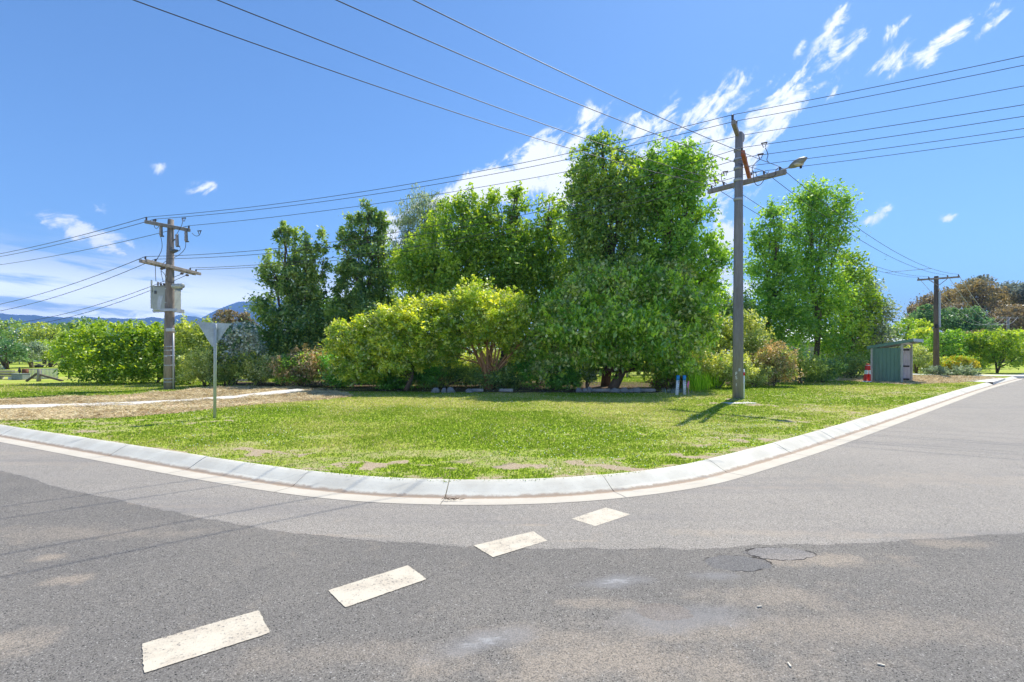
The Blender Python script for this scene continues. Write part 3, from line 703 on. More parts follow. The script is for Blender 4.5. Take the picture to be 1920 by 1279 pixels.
RED = simple('red_plastic', (.72,.03,.025), .45, 0, var=.12)
REDP = simple('red_paint', (.55,.015,.02), .5, 0)
PINK = simple('pink_ribbon', (.85,.22,.42), .6, 0, var=.1)
STAKE = simple('stake_timber', (.50,.36,.26), .8, 0)
SHEET = simple('green_sheet', (.14,.25,.205), .42, .2, var=.16, scale=2, stretch=5)
SHEETL = simple('grey_green_trim', (.34,.38,.37), .45, .2, var=.1)
SHEETI = simple('sheet_inside', (.80,.74,.80), .6, 0, var=.12, scale=3)
TRIM = simple('post_trim', (.46,.45,.42), .7, 0, var=.15)
RAILK = simple('dark_rail', (.045,.04,.045), .7, 0)
ROCK = simple('rock', (.25,.24,.235), .9, 0, var=.3, scale=5, bstr=.7)
SLEEPER = simple('sleeper', (.36,.33,.30), .9, 0, var=.25, scale=4, bstr=.5)
RUST = simple('rust', (.22,.09,.05), .9, 0, var=.4)
GLASS = simple('lamp_glass', (.55,.50,.38), .25, 0, var=.1)

def text_mesh(name, s, size, mat, parent, M, depth=.002):
    cu = bpy.data.curves.new(name, 'FONT'); cu.body = s; cu.size = size; cu.extrude = depth; cu.align_x = 'CENTER'; cu.align_y = 'CENTER'
    tmp = bpy.data.objects.new(name+'_tmp', cu); COL.objects.link(tmp); bpy.context.view_layer.update()
    me = bpy.data.meshes.new_from_object(tmp.evaluated_get(bpy.context.evaluated_depsgraph_get())); bpy.data.objects.remove(tmp)
    me.name = name; me.transform(Matrix.Translation(-origin(parent)) @ M); me.materials.clear(); me.materials.append(mat)
    o = bpy.data.objects.new(name, me); COL.objects.link(o); o.parent = parent; return o

def insulator(parent, p, h=.14, r=.045, mat=None):
    mb = MB(); p = Vector(p); pts = []; rad = []
    for k in range(9):
        pts.append(p+Vector((0, 0, h*k/8))); rad.append(r*(.35 if k in (0,) else (1 if k % 2 else .6)))
    rad[-1] = r*.5; mb.tube(pts, rad, 8); return mb.build('insulator', mat or INSUL, parent, True)
def cable(parent, pts, r=.011, name='jumper_cable'):
    pts = [Vector(p) for p in pts]; q = pts
    for _ in range(2):
        n_ = [q[0]]
        for a, b in zip(q[:-1], q[1:]): n_ += [a.lerp(b, .25), a.lerp(b, .75)]
        q = n_+[q[-1]]
    mb = MB(); mb.tube(q, r, 5); return mb.build(name, WIREM, parent, True)
def clamp_(parent, p, ax):
    mb = MB(); p = Vector(p); mb.tube([p-ax*.09, p+ax*.09], .022, 6); mb.tube([p-ax*.07, p-ax*.02+Vector((0,0,-.14))], .012, 5); mb.tube([p+ax*.07, p+ax*.02+Vector((0,0,-.14))], .012, 5)
    return mb.build('wire_clamp', INSUL, parent)

# ------------------------------------------------------------------ tall pole with street lamp (M)
MZ = 16.4; MX = X_(1384, MZ); MB0 = Vector((MX, MZ, GH))
M_ = thing('power_pole', 'tall grey power pole with a street lamp, painted letters and crossed arms on the lawn', 'power pole', MB0)
mb = MB(); mb.tube([(MX-.01, MZ, GH-.2), (MX, MZ, 2.6), (MX+.01, MZ, 5.5), (MX+.03, MZ, 8.78), (MX+.03, MZ, 8.80)], [.168, .158, .140, .118, .10], 20); mb.build('pole', POLEG, M_, True)
tA, tB = P(1381, 229, 15.5), P(1394, 264, 17.05); tB.z = tA.z
mb = MB(); mb.beam(tA-Vector((.10, 0, 0)), tB-Vector((.10, 0, 0)), .12, .14, .01); mb.build('crossarm', WOODG, M_)
rA, rB = P(1391.5, 286, 15.25), P(1404.5, 332, 17.55); rB.z = rA.z; 
off = Vector((.02, 0, 0)); rA += off; rB += off
mb = MB(); mb.beam(rA, rB, .11, .15, .012); tag(mb.build('crossarm', RUSTW, M_), 'rust red crossarm')
cA, cB = P(1324, 363, 17.7), P(1468, 332.5, 15.75); cB.z = cA.z; cA += Vector((0, -.18, 0)); cB += Vector((0, -.18, 0))
mb = MB(); mb.beam(cA, cB, .12, .15, .012); mb.build('crossarm', WOODG, M_)
for zz in (cA.z+.02, H_(316, MZ), H_(374, MZ), H_(282, MZ), H_(300, MZ)):
    mb = MB(); rr_ = .168-(zz-GH)*.0056+.012; mb.tube([(MX, MZ, zz-.04), (MX, MZ, zz+.04)], rr_, 20); mb.build('metal_band', GALV, M_, True)
ex_ = (cB-cA).normalized()
lamp0 = cB+ex_*.08+Vector((0, 0, .10)); l1 = lamp0+ex_*.52+Vector((0, 0, .16))
mb = MB(); mb.tube([cB-ex_*.3+Vector((0,0,.08)), lamp0], .022, 8); mb.build('lamp_bracket', GALV, M_, True)
mb = MB(); nseg = 9
mb.tube([lamp0.lerp(l1, k/nseg) for k in range(nseg+1)], [.03, .065, .092, .108, .115, .116, .110, .092, .062, .02], 12)
lh = mb.build('lamp_head', simple('lamp_shell', (.25,.24,.19), .5, .1), M_, True)
mb = MB(); lc = lamp0.lerp(l1, .55)+Vector((0, 0, -.065)); mb.blob(lc, (.15, .10, .06), 12, 8); mb.build('lamp_lens', GLASS, lh, True)
mb = MB(); mb.tube([lc+Vector((.06, 0, -.03)), lc+Vector((.06, 0, -.12))], .035, 8); mb.build('light_sensor', BLACK, lh, True)
# conduit with reflective bands on the right flank
cx_ = MX+.165; cy_ = MZ-.06
mb = MB(); mb.tube([(cx_-.012, cy_, GH), (cx_-.02, cy_, H_(692, MZ))], .036, 10); cdt = mb.build('conduit', WHITE, M_, True)
mb = MB(); mb.tube([(cx_-.018, cy_, H_(704, MZ)), (cx_-.02, cy_, H_(698, MZ))], .045, 10); tag(mb.build('marker_band', REDP, cdt, True), 'red marker band')
Rt = Matrix.Rotation(R(90), 4, 'X')
for ch, py in (('F', 700.5), ('S', 708), ('I', 721)):
    text_mesh('pole_letter', ch, .15 if ch != 'I' else .13, WHITE, M_, Matrix.Translation((X_(1380.5, MZ-.17), MZ-.172, H_(py, MZ))) @ Rt @ Matrix.Rotation(R(-8)*0, 4, 'Y'))
mb = MB(); mb.box((MX-.03, MZ-.165, H_(693, MZ)), (.06, .01, .09)); mb.build('number_plate', STEEL, M_)
# insulators on the three arms
HVM = [tA+Vector((-.10,.05,.08)), tA.lerp(tB, .3)+Vector((-.08,0,.08)), tB+Vector((-.06,-.05,.08))]
LVM = [rA+Vector((.02,.1,.09)), rA.lerp(rB, .36)+Vector((.02,0,.09)), rA.lerp(rB, .70)+Vector((.02,0,.09)), rB+Vector((.02,-.1,.09))]
STM = [cA.lerp(cB, t)+Vector((0,0,.09)) for t in (.05, .22, .74, .93)]
HVM_t = []; LVM_t = []; STM_t = []
for L_, T_, h in ((HVM, HVM_t, .17), (LVM, LVM_t, .10), (STM, STM_t, .11)):
    for p in L_: insulator(M_, p, h, .045 if h > .12 else .036); T_.append(p+Vector((0, 0, h)))
# jumpers
ax_ = Vector((.86, -.5, 0))
def along(a, b, t): return a.lerp(b, t)
cl1, cl2 = P(1433, 268, 15.7), P(1426, 289, 15.9)
for p in (cl1, cl2, P(1360, 322, 17.2), P(1343, 338, 17.4)): clamp_(M_, p, ax_)
cable(M_, [cl1+Vector((.03,0,-.15)), P(1441,290,15.8), P(1437,300,15.8), STM_t[3]+Vector((-.35,0,.14))])
cable(M_, [cl2+Vector((0,0,-.15)), P(1411,310,15.9), P(1410,325,15.9), STM_t[2]+Vector((-.1,0,0))])
cable(M_, [P(1412,320,15.9), P(1414,345,16), P(1425,350,16), STM[2]+Vector((.15,0,.1))])
cable(M_, [P(1353,324,17.2), P(1352,335,17.2), P(1358,350,17.2), STM_t[1]])
cable(M_, [P(1341,340,17.4), P(1343,350,17.4), STM_t[0]+Vector((.15,0,0))])
cable(M_, [STM_t[3], STM_t[3]+Vector((-.15,0,-.1)), cB+Vector((-.3,0,-.16)), cB+Vector((-.75,.3,-.1)), cB+Vector((-.8,.3,.1))])
mb = MB(); mb.blob(P(1393, 258, 16.9), (.06,.06,.16), 8, 8); mb.build('surge_arrester', PORC, M_, True)

# ------------------------------------------------------------------ transformer pole (T)
TZ = 20.55; TX = X_(317.5, TZ)
T_ = thing('power_pole', 'brown power pole carrying a grey transformer tank and two crossarms', 'power pole', (TX, TZ, GH))
mb = MB(); mb.tube([(TX, TZ, GH-.2), (TX, TZ, 2), (TX+.02, TZ, 4.5), (TX+.06, TZ, H_(412, TZ)), (TX+.06, TZ, H_(411.5, TZ))], [.200, .186, .158, .108, .09], 18); mb.build('pole', POLEB, T_, True)
uA, uB = P(277, 417.5, 19.8), P(361, 435, 21.2); uB.z = uA.z
dA, dB = P(268, 489, 18.95), P(371, 514, 22.1); dB.z = dA.z
sh = Vector((.0, -.16, 0))
mb = MB(); mb.beam(uA+sh, uB+sh, .10, .13, .01); mb.build('crossarm', WOODG, T_)
for e_ in (-.19, .19):
    mb = MB(); o_ = Vector((e_, 0, 0)); mb.beam(dA+o_*.6, dB+o_*.6, .09, .12, .01); mb.build('crossarm', WOODG, T_)
for py in (520, 531, 542, 568, 650, 657, 667, 685, 710, 716):
    zz = H_(py, TZ); rr_ = .203-(zz-GH)*.0128+.008; mb = MB(); mb.tube([(TX+.005, TZ, zz-.02), (TX+.005, TZ, zz+.02)], rr_, 16); mb.build('metal_band', GALV, T_, True)
HVT = [uA+sh+Vector((.04,.03,.07)), uA.lerp(uB, .22)+sh+Vector((0,0,.07)), uB+sh+Vector((-.02,-.05,.07))]
LVT = [dA+Vector((.02,.1,.07)), dA.lerp(dB, .2)+Vector((0,0,.07)), dA.lerp(dB, .84)+Vector((0,0,.07)), dB+Vector((-.02,-.1,.07))]
HVT_t = []; LVT_t = []
for L_, Q_ in ((HVT, HVT_t), (LVT, LVT_t)):
    for p in L_: insulator(T_, p, .11, .04); Q_.append(p+Vector((0, 0, .11)))
for k, (px, py, Zf) in enumerate(((301.5, 432, 20.2), (348.5, 442, 20.9), (331.5, 451, 20.4))):      # drop-out fuses
    a = P(px, py-12, Zf); b = P(px, py+11, Zf); mb = MB()
    mb.tube([a.lerp(b, t/8) for t in range(9)], [.03, .06, .045, .06, .045, .06, .045, .06, .035], 8)
    fz = mb.build('fuse', PORC, T_, True); mb = MB(); mb.tube([a+Vector((.07,-.03,0)), b+Vector((.09,-.03,.03))], .018, 6); mb.box(b+Vector((.05,0,0)), (.14,.05,.05)); mb.build('fuse_barrel', TANKD, fz)
mb = MB(); mb.beam((TX+.1, TZ, H_(452, TZ)), P(331, 448, 20.4), .04, .04); mb.build('bracket', TANKD, T_); mb = MB(); mb.tube([P(322, 468, 20.45), P(326,471,20.4), P(333, 470, 20.3)], [.10, .09, .04], 8); mb.build('cable_bracket', TANKD, T_)
# transformer
tx0, tx1 = X_(286, 20.9), X_(329, 20.9); tz0, tz1 = H_(583, 20.9), H_(538, 20.9); ty = 21.02
tr = MB(); tr.box(((tx0+tx1)/2+.03, ty+.02, (tz0+tz1)/2), (tx1-tx0-.06, .48, tz1-tz0), bev=.03)
tr = tr.build('transformer', TANK, T_)
mb = MB(); mb.box(((tx0+tx1)/2+.03, ty+.02, tz1+.015), (tx1-tx0+.02, .54, .03)); mb.build('lid', TANK, tr)
mb = MB()
for k in range(7): mb.box((tx0+.015, ty-.18+k*.065, (tz0+tz1)/2+.02), (.10, .018, (tz1-tz0)*.86))
mb.build('cooling_fins', TANK, tr)
mb = MB(); mb.box((X_(291, 20.78), ty-.235, H_(548, 20.78)), (.085, .012, .13)); mb.build('rating_plate', TANKD, tr)
mb = MB(); v0 = [(X_(a, 20.79), ty-.228, H_(b, 20.79)) for a, b in ((298,554),(306,555),(303,565),(301,581),(295,581),(295,566))]
mb.v = [Vector(q) for q in v0]+[Vector(q)+Vector((0,.012,0)) for q in v0]; n6 = 6; mb.f = [tuple(range(6)), tuple(reversed(range(6, 12)))]+[(i, (i+1) % 6, 6+(i+1) % 6, 6+i) for i in range(6)]
tag(mb.build('sticker', STEEL, tr), 'pale reflective sheet on the tank face')
for k, (px, hh) in enumerate(((292.5, .20), (298, .14), (304, .14), (308,.12))): insulator(tr, (X_(px, 20.9), ty, tz1+.03), hh, .055 if k else .045, PORC if k == 0 else INSUL)
mb = MB(); mb.box((tx0+.02, ty-.2, tz1+.02), (.05, .05, .5)); mb.build('bushing_rail', TANK, tr)
a, b = P(324.5, 536.5, 20.4), P(343, 536, 20.1); mb = MB(); mb.tube([a, a.lerp(b, .04), a.lerp(b, .96), b], [.075, .10, .10, .07], 14); cs_ = mb.build('oil_conservator', TANK, tr, True)
mb = MB(); mb.box(a.lerp(b, .85)+Vector((0,0,-.13)), (.06,.05,.06)); mb.build('drain_valve', TANKD, cs_)
mb = MB(); mb.beam(P(287, 584, 20.9), P(334, 582, 20.9), .07, .10); mb.build('support_bracket', GALV, T_); mb = MB(); mb.beam(P(301, 581, 20.3), P(334, 581, 20.3), .08, .10); mb.build('support_bracket', GALV, T_); mb = MB(); mb.box(P(335, 583, 20.6), (.08, .6, .14)); mb.build('support_bracket', GALV, T_)
mb = MB(); mb.box((TX+.17, TZ-.2, H_(619, TZ)), (.26, .16, .13), bev=.01); mb.build('junction_box', GALV, T_)
mb = MB(); mb.tube([(TX+.235, TZ-.10, GH), (TX+.225, TZ-.10, H_(625, TZ))], .033, 8); mb.build('conduit', GALV, T_, True)
text_mesh('pole_number', '58', .10, WHITE, T_, Matrix.Translation((TX-.01, TZ-.2, H_(668, TZ))) @ Rt)
cable(T_, [P(301.5,444,20.2), P(304,455,20.2), P(304,468,20.1), P(298,480,20), P(292,490,19.9), P(291,505,20), P(292.5,528,20.1)])
cable(T_, [P(331.5,462,20.4), P(338,463,20.4), P(338,470,20.3), P(330,472,20.3)])
cable(T_, [P(348.5,453,20.9), P(348,466,20.8), P(338,477,20.7), P(325,484,20.6), P(305,492,20.4), P(301,508,20.2), P(306,528,20.1)])
cable(T_, [P(341,410,20.9), P(343,415,20.8), P(340,425,20.7), P(332,438,20.5)])
cable(T_, [P(303,508,20), P(310,515,20.1), P(312,528,20.3), P(326,530,20.4)])
cable(T_, [P(288,414,20), P(290,428,20), P(295,429,20.1), P(300,420,20.1)])
cable(T_, [P(360,437,21.1), P(366,443,21.1), P(374,442,21), P(376,434,21)])
for px, py in ((290,413),(345,409),(374,433)): clamp_(T_, P(px, py, 20.6), Vector((.98, -.19, 0)))
for px, py in ((303,504),(307,503)): mb = MB(); mb.blob(P(px, py, 20), (.06,.06,.05), 8, 6); mb.build('cable_lug', INSUL, T_)
for px, py in ((341,513),(351,516)): mb = MB(); mb.blob(P(px, py, 20.8), (.07,.07,.05), 8, 6); mb.build('cable_lug', INSUL, T_)

# ------------------------------------------------------------------ simple timber poles
def timber_pole(x, y, h, label, armdir, armlen=2.1, arms=1, braces=True):
    t = thing('power_pole', label, 'power pole', (x, y, GH)); mb = MB()
    mb.tube([(x, y, GH-.2), (x, y, GH+h*.5), (x, y, GH+h), (x, y, GH+h+.01)], [.19, .16, .13, .10], 14); mb.build('pole', POLEK, t, True)
    ad = Vector(armdir).normalized(); tops = []
    for k in range(arms):
        zz = GH+h-.18-k*1.7; c = Vector((x, y-.14, zz)); mb = MB(); mb.beam(c-ad*armlen/2, c+ad*armlen/2, .10, .12, .01); mb.build('crossarm', WOODG, t)
        for q in (-.47, -.22, .22, .47):
            p = c+ad*armlen*q+Vector((0, 0, .06)); insulator(t, p, .12, .04)
            if k == 0: tops.append(p+Vector((0, 0, .12)))
            else: tops.append(p+Vector((0, 0, .12)))
        if braces:
            for sg in (-1, 1): mb = MB(); mb.beam(c+ad*sg*.5+Vector((0,-.02,-.05)), c+Vector((0,-.02,-.5)), .03, .04); mb.build('brace', WOODG, t)
    return t, tops
FZ = 34.9
fp, FT = timber_pole(X_(1755.5, FZ), FZ, H_(518, FZ)-GH, 'dark wooden power pole standing beyond the shelter at the right', (.72, -.60, 0), 2.25)
mb = MB(); mb.beam((X_(1757, FZ), FZ-.2, H_(548, FZ)), (X_(1757, FZ), FZ-.2, H_(614, FZ)), .10, .10); mb.build('conduit', GALV, fp)
mb = MB(); mb.box((X_(1751, FZ), FZ-.22, H_(612, FZ)), (.14, .12, .26)); mb.build('junction_box', BLACK, fp)
dM = Vector((FT[0].x-STM_t[0].x, FT[0].y-STM_t[0].y, 0))
bx2 = MX-dM.x*1.0; by2 = MZ-dM.y*1.0
bp, BT = timber_pole(-14.6, -2.2, 7.1, 'wooden power pole on the near side of the street, left of the viewer', (-.72, .60, 0), 2.6)
rp, RT = timber_pole(31.0, 2.3, 9.6, 'two-armed wooden power pole at the far right end of the wires', (.5, .86, 0), 2.4, 2)
lp_, LT = timber_pole(-43, 33.8, 7.0, 'two-armed wooden power pole further along at the far left', (-.42, .9, 0), 2.2, 2)

def wire(a, b, sag, label, r=.0085, group=None):
    a = Vector(a); b = Vector(b); N = 28; mid = (a+b)/2; mb = MB()
    mb.tube([a.lerp(b, i/N)+Vector((0, 0, -4*sag*(i/N)*(1-i/N))) for i in range(N+1)], r, 5)
    return tag(mb.build('overhead_wire', WIREM, None, True, mid), label, 'power line', group)
ordn = ['nearest', 'second', 'third', 'farthest']
# street line: behind the viewer -> M -> far pole. BT order: reversed arm so left wires stay left
BTs = sorted(BT, key=lambda p: -(p.y))            # left/front first
for k in range(4):
    n_ = ['leftmost', 'second from left', 'third from left', 'rightmost'][k]
    S_ = [(265,0),(410,0),(635,0),(780,0)][k]
    a, b = STM_t[k], BTs[k]
    # choose the sag so the span crosses the surveyed bearing
    tb = None
    for i in range(1, 200):
        t = i/200; q = a.lerp(b, t)
        if q.y > .5 and (q.x/q.y) <= (S_[0]-HX)/F: tb = t; break
    sag = .6
    if tb: q = a.lerp(b, tb); sag = (q.z-(CH+(HY-S_[1])/F*q.y))/(4*tb*(1-tb))
    wire(a, b, max(.15, min(sag, 1.8)), '%s of four black wires rising overhead from the lamp pole towards the viewer' % n_, .0085)
    wire(a, FT[k], [.75, .8, .7, .75][k], '%s of four thin wires from the lamp pole to the dark far pole' % n_, .0095)
mb = MB(); a = STM_t[0].lerp(FT[0], .72)-Vector((0,0,.60)); b = STM_t[3].lerp(FT[3], .72)-Vector((0,0,.60)); mb.tube([a, b], .012, 5); tag(mb.build('wire_spreader', WIREM, loc=a), 'short spreader rod linking the four wires before the dark far pole', 'spreader')
for k in range(3):
    n_ = ['highest', 'middle', 'lowest'][k]
    wire(HVM_t[k], HVT_t[k], [.45, .45, .35][k], '%s of three high wires between lamp pole and transformer pole' % n_, .0095)
    wire(HVM_t[k], [RT[0], RT[1], RT[3]][k], .5, '%s of the three high wires leaving the lamp pole to the right' % n_, .0085)
    wire(HVT_t[k], [LT[0], LT[1], LT[3]][k], .55, '%s of the three high wires leaving the transformer pole to the left' % n_, .0115)
for k in range(4):
    n_ = ['highest', 'second highest', 'second lowest', 'lowest'][k]
    wire(LVM_t[k], LVT_t[k], .75, '%s of four lower wires between lamp pole and transformer pole' % n_, .0095)
    wire(LVM_t[k], RT[4+k], .45, '%s of the four lower wires leaving the lamp pole to the right' % n_, .0085)
    src = LVT_t[k] if k < 2 else P(345 if k == 2 else 352, 512+(k-2)*3, 20.8)
    wire(src, LT[4+k]-Vector((0,0,.9)), [1.1, 1.3, 1.6, 1.75][k], '%s of the four sagging wires leaving the transformer pole to the left' % n_, .0115)

# ------------------------------------------------------------------ give-way sign seen from behind
sp = G(402.5, 786); SZ = sp.y
s_ = thing('give_way_sign', 'triangular road sign seen from its bare metal back on a steel post', 'road sign', sp)
topz = H_(608.5, SZ); mb = MB(); mb.tube([(sp.x, SZ, GH-.1), (sp.x+.015, SZ, topz), (sp.x+.015, SZ, topz+.012)], [.032, .032, .024], 14); mb.build('post', GALV, s_, True)
tri = [P(377.5, 604.5, SZ+.1), P(430, 606.5, SZ+.1), P(404.5, 650.5, SZ+.1), P(401, 650, SZ+.1)]
rot_ = -.10; mb = MB(); yb = SZ+.055
fr = [Vector((p.x, yb+(p.x-sp.x)*.35, p.z)) for p in tri]; bk = [p+Vector((0, .004, 0)) for p in fr]; mb.v = fr+bk; mb.f = [(0,1,2,3), (7,6,5,4)]+[(i, (i+1) % 4, 4+(i+1) % 4, 4+i) for i in range(4)]
pl_ = mb.build('sign_plate', STEEL, s_)
inset = []; cen = sum(fr, Vector())/4
ff = [p+(Vector((0, .006, 0))) for p in fr]; mb = MB(); sf_ = [cen+(p-cen)*.96+Vector((0,.008,0)) for p in fr]; mb.v = sf_+[p+Vector((0,.002,0)) for p in sf_]; mb.f = [(0,1,2,3), (7,6,5,4)]; mb.build('sign_face', WHITE, pl_)
for zz in (H_(616, SZ), H_(646, SZ)):
    mb = MB(); mb.tube([(sp.x+.013, SZ, zz-.018), (sp.x+.013, SZ, zz+.018)], .040, 14); mb.box((sp.x-.02, SZ+.035, zz), (.10, .02, .03)); mb.build('clamp', GALV, s_)

# ------------------------------------------------------------------ shelter
C1 = Vector((19.75, 25.5, GH)); fd = Vector((.75, .661, 0)); bd = Vector((-.661, .75, 0)); SWd, SDp = 2.15, 1.28
bs = thing('bus_shelter', 'small green corrugated metal shelter with a sloping roof beside the road', 'shelter', C1)
def rib_wall(a, dirv, L, h, mat, nm, z0=GH+.05, pitch=.165):
    mb = MB(); n_ = int(L/pitch); out_ = Vector((dirv.y, -dirv.x, 0))
    prof_ = []
    for k in range(n_+1):
        s0 = k*pitch
        for ds, dep in ((0, 0), (.125, 0), (.135, .022), (.155, .022)):
            if s0+ds < L: prof_.append((s0+ds, dep))
    prof_.append((L, 0))
    for s1, dep in prof_:
        p = a+dirv*s1+out_*dep; mb.v += [Vector((p.x, p.y, z0)), Vector((p.x, p.y, z0+h))]
    m2 = len(prof_)
    for s1, dep in prof_:
        p = a+dirv*s1+out_*(dep-.012); mb.v += [Vector((p.x, p.y, z0)), Vector((p.x, p.y, z0+h))]
    for i in range(m2-1):
        k = i*2; j = k+m2*2; mb.f += [(k, k+2, k+3, k+1), (j+2, j, j+1, j+3), (k+1, k+3, j+3, j+1)]
    return mb.build(nm, mat, bs)
rib_wall(C1+bd*SDp, -bd, SDp-.06, 1.72, SHEET, 'side_wall')
rib_wall(C1+fd*SWd+bd*.05, bd, SDp-.05, 1.72, SHEETI, 'side_wall')
for zz in (.10, .80, 1.68):
    mb = MB(); q = C1+fd*(SWd-.05); mb.beam(q+bd*.08+Vector((0,0,zz)), q+bd*(SDp-.1)+Vector((0,0,zz)), .05, .08); mb.build('rail', RAILK, bs)
rib_wall(C1+fd*SWd+bd*SDp, -fd, SWd, 1.72, SHEETI, 'back_wall')
hf, hb = 2.02, 1.80
for (o1, o2, hh) in ((0, 0, hf), (SWd, 0, hf), (0, SDp, hb), (SWd, SDp, hb)):
    p = C1+fd*o1+bd*o2; mb = MB(); mb.box((p.x, p.y, GH+hh/2), (.085, .085, hh), rz=math.atan2(fd.y, fd.x)); mb.build('post', TRIM, bs)
for zz in (.10, .80, 1.48):
    mb = MB(); q = C1+bd*(SDp-.06); mb.beam((q+fd*.05)+Vector((0,0,zz)), (q+fd*(SWd-.05))+Vector((0,0,zz)), .05, .09); mb.build('rail', RAILK, bs)
mb = MB()
for (o1) in (.02, SWd-.02):
    mb.beam(C1+fd*o1+bd*-.3+Vector((0,0,hf+.06)), C1+fd*o1+bd*(SDp+.1)+Vector((0,0,hb+.0)), .05, .09)
mb.beam(C1+fd*-.05+Vector((0,0,hf-.02)), C1+fd*(SWd+.05)+Vector((0,0,hf-.02)), .05, .10)
mb.build('roof_frame', TRIM, bs)
# roof sheet with fascia
f0, f1, b0_, b1_ = (C1+fd*-.12+bd*-.48, C1+fd*(SWd+.12)+bd*-.48, C1+fd*-.12+bd*(SDp+.18), C1+fd*(SWd+.12)+bd*(SDp+.18))
zf, zb = GH+hf+.19, GH+hb+.05
mb = MB(); cs4 = [(f0, zf), (f1, zf), (b1_, zb), (b0_, zb)]
mb.v = [Vector((p.x, p.y, z)) for p, z in cs4]+[Vector((p.x, p.y, z-.03)) for p, z in cs4]
mb.f = [(0,1,2,3), (7,6,5,4)]+[(i, 4+i, 4+(i+1) % 4, (i+1) % 4) for i in range(4)]; rf = mb.build('roof', SHEET, bs)
for (a, za), (b, zb_), mt in (((f0, zf), (f1, zf), SHEETL), ((f0, zf), (b0_, zb), SHEET), ((b0_, zb), (b1_, zb), SHEET), ((f1, zf), (b1_, zb), SHEET)):
    mb = MB(); up_ = Vector((0, 0, -.055)); mb.beam(Vector((a.x, a.y, za))+up_, Vector((b.x, b.y, zb_))+up_, .02, .15); mb.build('fascia', mt, rf)
mb = MB(); q = C1+bd*(SDp-.32); mb.beam(q+fd*.1+Vector((0,0,.45)), q+fd*(SWd-.1)+Vector((0,0,.45)), .34, .04); mb.build('bench_seat', WOODG, bs)

# red and white folded barrier legs
for k, (px, dzz) in enumerate(((1625.5, 0),)):
    p = G(px, 717); t = thing('traffic_barrier', 'red and white banded plastic barrier stand beside the green shelter', 'barrier', p)
    Hh = (717-681)/F*p.y
    for sg in (-1, 1):
        a = p+Vector((sg*.115, 0, .02)); b = p+Vector((sg*.035+.05, 0, Hh*.90)); cols = [RED, WHITE, RED, WHITE, RED]; cuts = [0, .30, .36, .62, .80, 1]
        cuts = [0, .06, .46, .70, .97, 1.0]; cols = [WHITE, RED, WHITE, RED, WHITE]
        for j in range(5):
            mb = MB(); mb.beam(a.lerp(b, cuts[j])+Vector((0,0,.0)), a.lerp(b, cuts[j+1]), .18, .062, 0); mb.build('banded_leg', cols[j], t)
    mb = MB(); mb.box(p+Vector((.05, 0, Hh*.93)), (.10, .16, .09), bev=.015); mb.build('handle', RED, t)
    mb = MB(); mb.box(p+Vector((0, 0, .03)), (.34, .3, .05), bev=.01); mb.build('foot', WHITE, t)
    mb = MB(); mb.box(p+Vector((.0, .0, Hh*.42)), (.14, .2, .05)); mb.build('spreader', RED, t)

# marker posts
for px, py, lb, tx in ((1270, 741.5, 'white marker post with a blue cap, left one of the pair by the irises', 'WATER'), (1283.5, 741, 'white marker post with a blue cap, right one next to the pink ribbon stake', 'OPTICAL')):
    p = G(px, py); t = thing('marker_post', lb, 'marker post', p); hh = (py-704)/F*p.y
    lean = .02 if px < 1275 else -.005
    mb = MB(); a = p-Vector((lean, 0, .05)); b = p+Vector((lean, 0, hh*.76)); mb.tube([a, b], .055, 12); mb.build('post', WHITE, t, True)
    mb = MB(); mb.tube([b, b+Vector((lean*.3, 0, hh*.24)), b+Vector((lean*.3, 0, hh*.245))], [.058, .058, .045], 12); mb.build('cap', BLUE, t, True)
    for i, ch in enumerate(tx):
        text_mesh('letter', ch, .085 if i == 0 else .06, BLACK, t, Matrix.Translation(a.lerp(b, .93-i*.115)+Vector((.012, -.056, 0))) @ Rt @ Matrix.Rotation(R(90), 4, 'Z'))
p = G(1291, 741); t = thing('survey_stake', 'thin timber stake with a pink ribbon beside the marker posts', 'stake', p)
mb = MB(); mb.box(p+Vector((0, 0, .22)), (.035, .02, .5)); mb.build('stake', STAKE, t)
mb = MB(); mb.tube([p+Vector((0,0,.36)), p+Vector((0,0,.50)), p+Vector((0,0,.505))], [.026,.028,.02], 8); mb.tube([p+Vector((-.02,-.03,.46)), p+Vector((-.045,-.03,.36)), p+Vector((-.03,-.03,.25))], [.02,.03,.008], 6); mb.build('ribbon', PINK, t)
p = G(1569, 713); t = thing('timber_stake', 'short pale timber stake in the straw left of the barrier', 'stake', p); mb = MB(); mb.box(p+Vector((0,0,.22)), (.05,.04,.5)); mb.build('stake', STAKE, t); mb = MB(); mb.box(p+Vector((0,-.005,.45)), (.056,.05,.08)); mb.build('painted_tip', WHITE, t)

# ------------------------------------------------------------------ garden edging: rocks and sleepers
ROCKS = [(816,17),(832,11),(845,16),(879,14),(1086,13),(1097,14),(1106,9),(1154,24),(1171,18),(1184,15),(1196,20)]
RL = ['small grey rock at the left end of the garden edge','low grey rock second from the left of the garden edge','grey rock third from the left, right of the low one','grey rock touching the left end of the first short sleeper','grey rock under the white blossoms, left of two others','grey rock under the white blossoms, between two others','narrow grey rock butting the long sleeper','largest grey rock at the foot of the forked trunk','grey rock right of the largest one by the trunk','smaller grey rock left of the last big one','big grey rock at the left end of the last sleeper']
for k, (px, wd) in enumerate(ROCKS):
    p = G(px, 737.5); rr = random.Random(k+40); w_ = wd/F*p.y*.5; mb = MB(); mb.blob(p+Vector((0, .1, .06)), (w_, .13, rr.uniform(.10, .19)), 10, 7, .17, k)
    tag(mb.build('rock', ROCK, loc=p), RL[k], 'rock', 'rocks edging the garden bed')
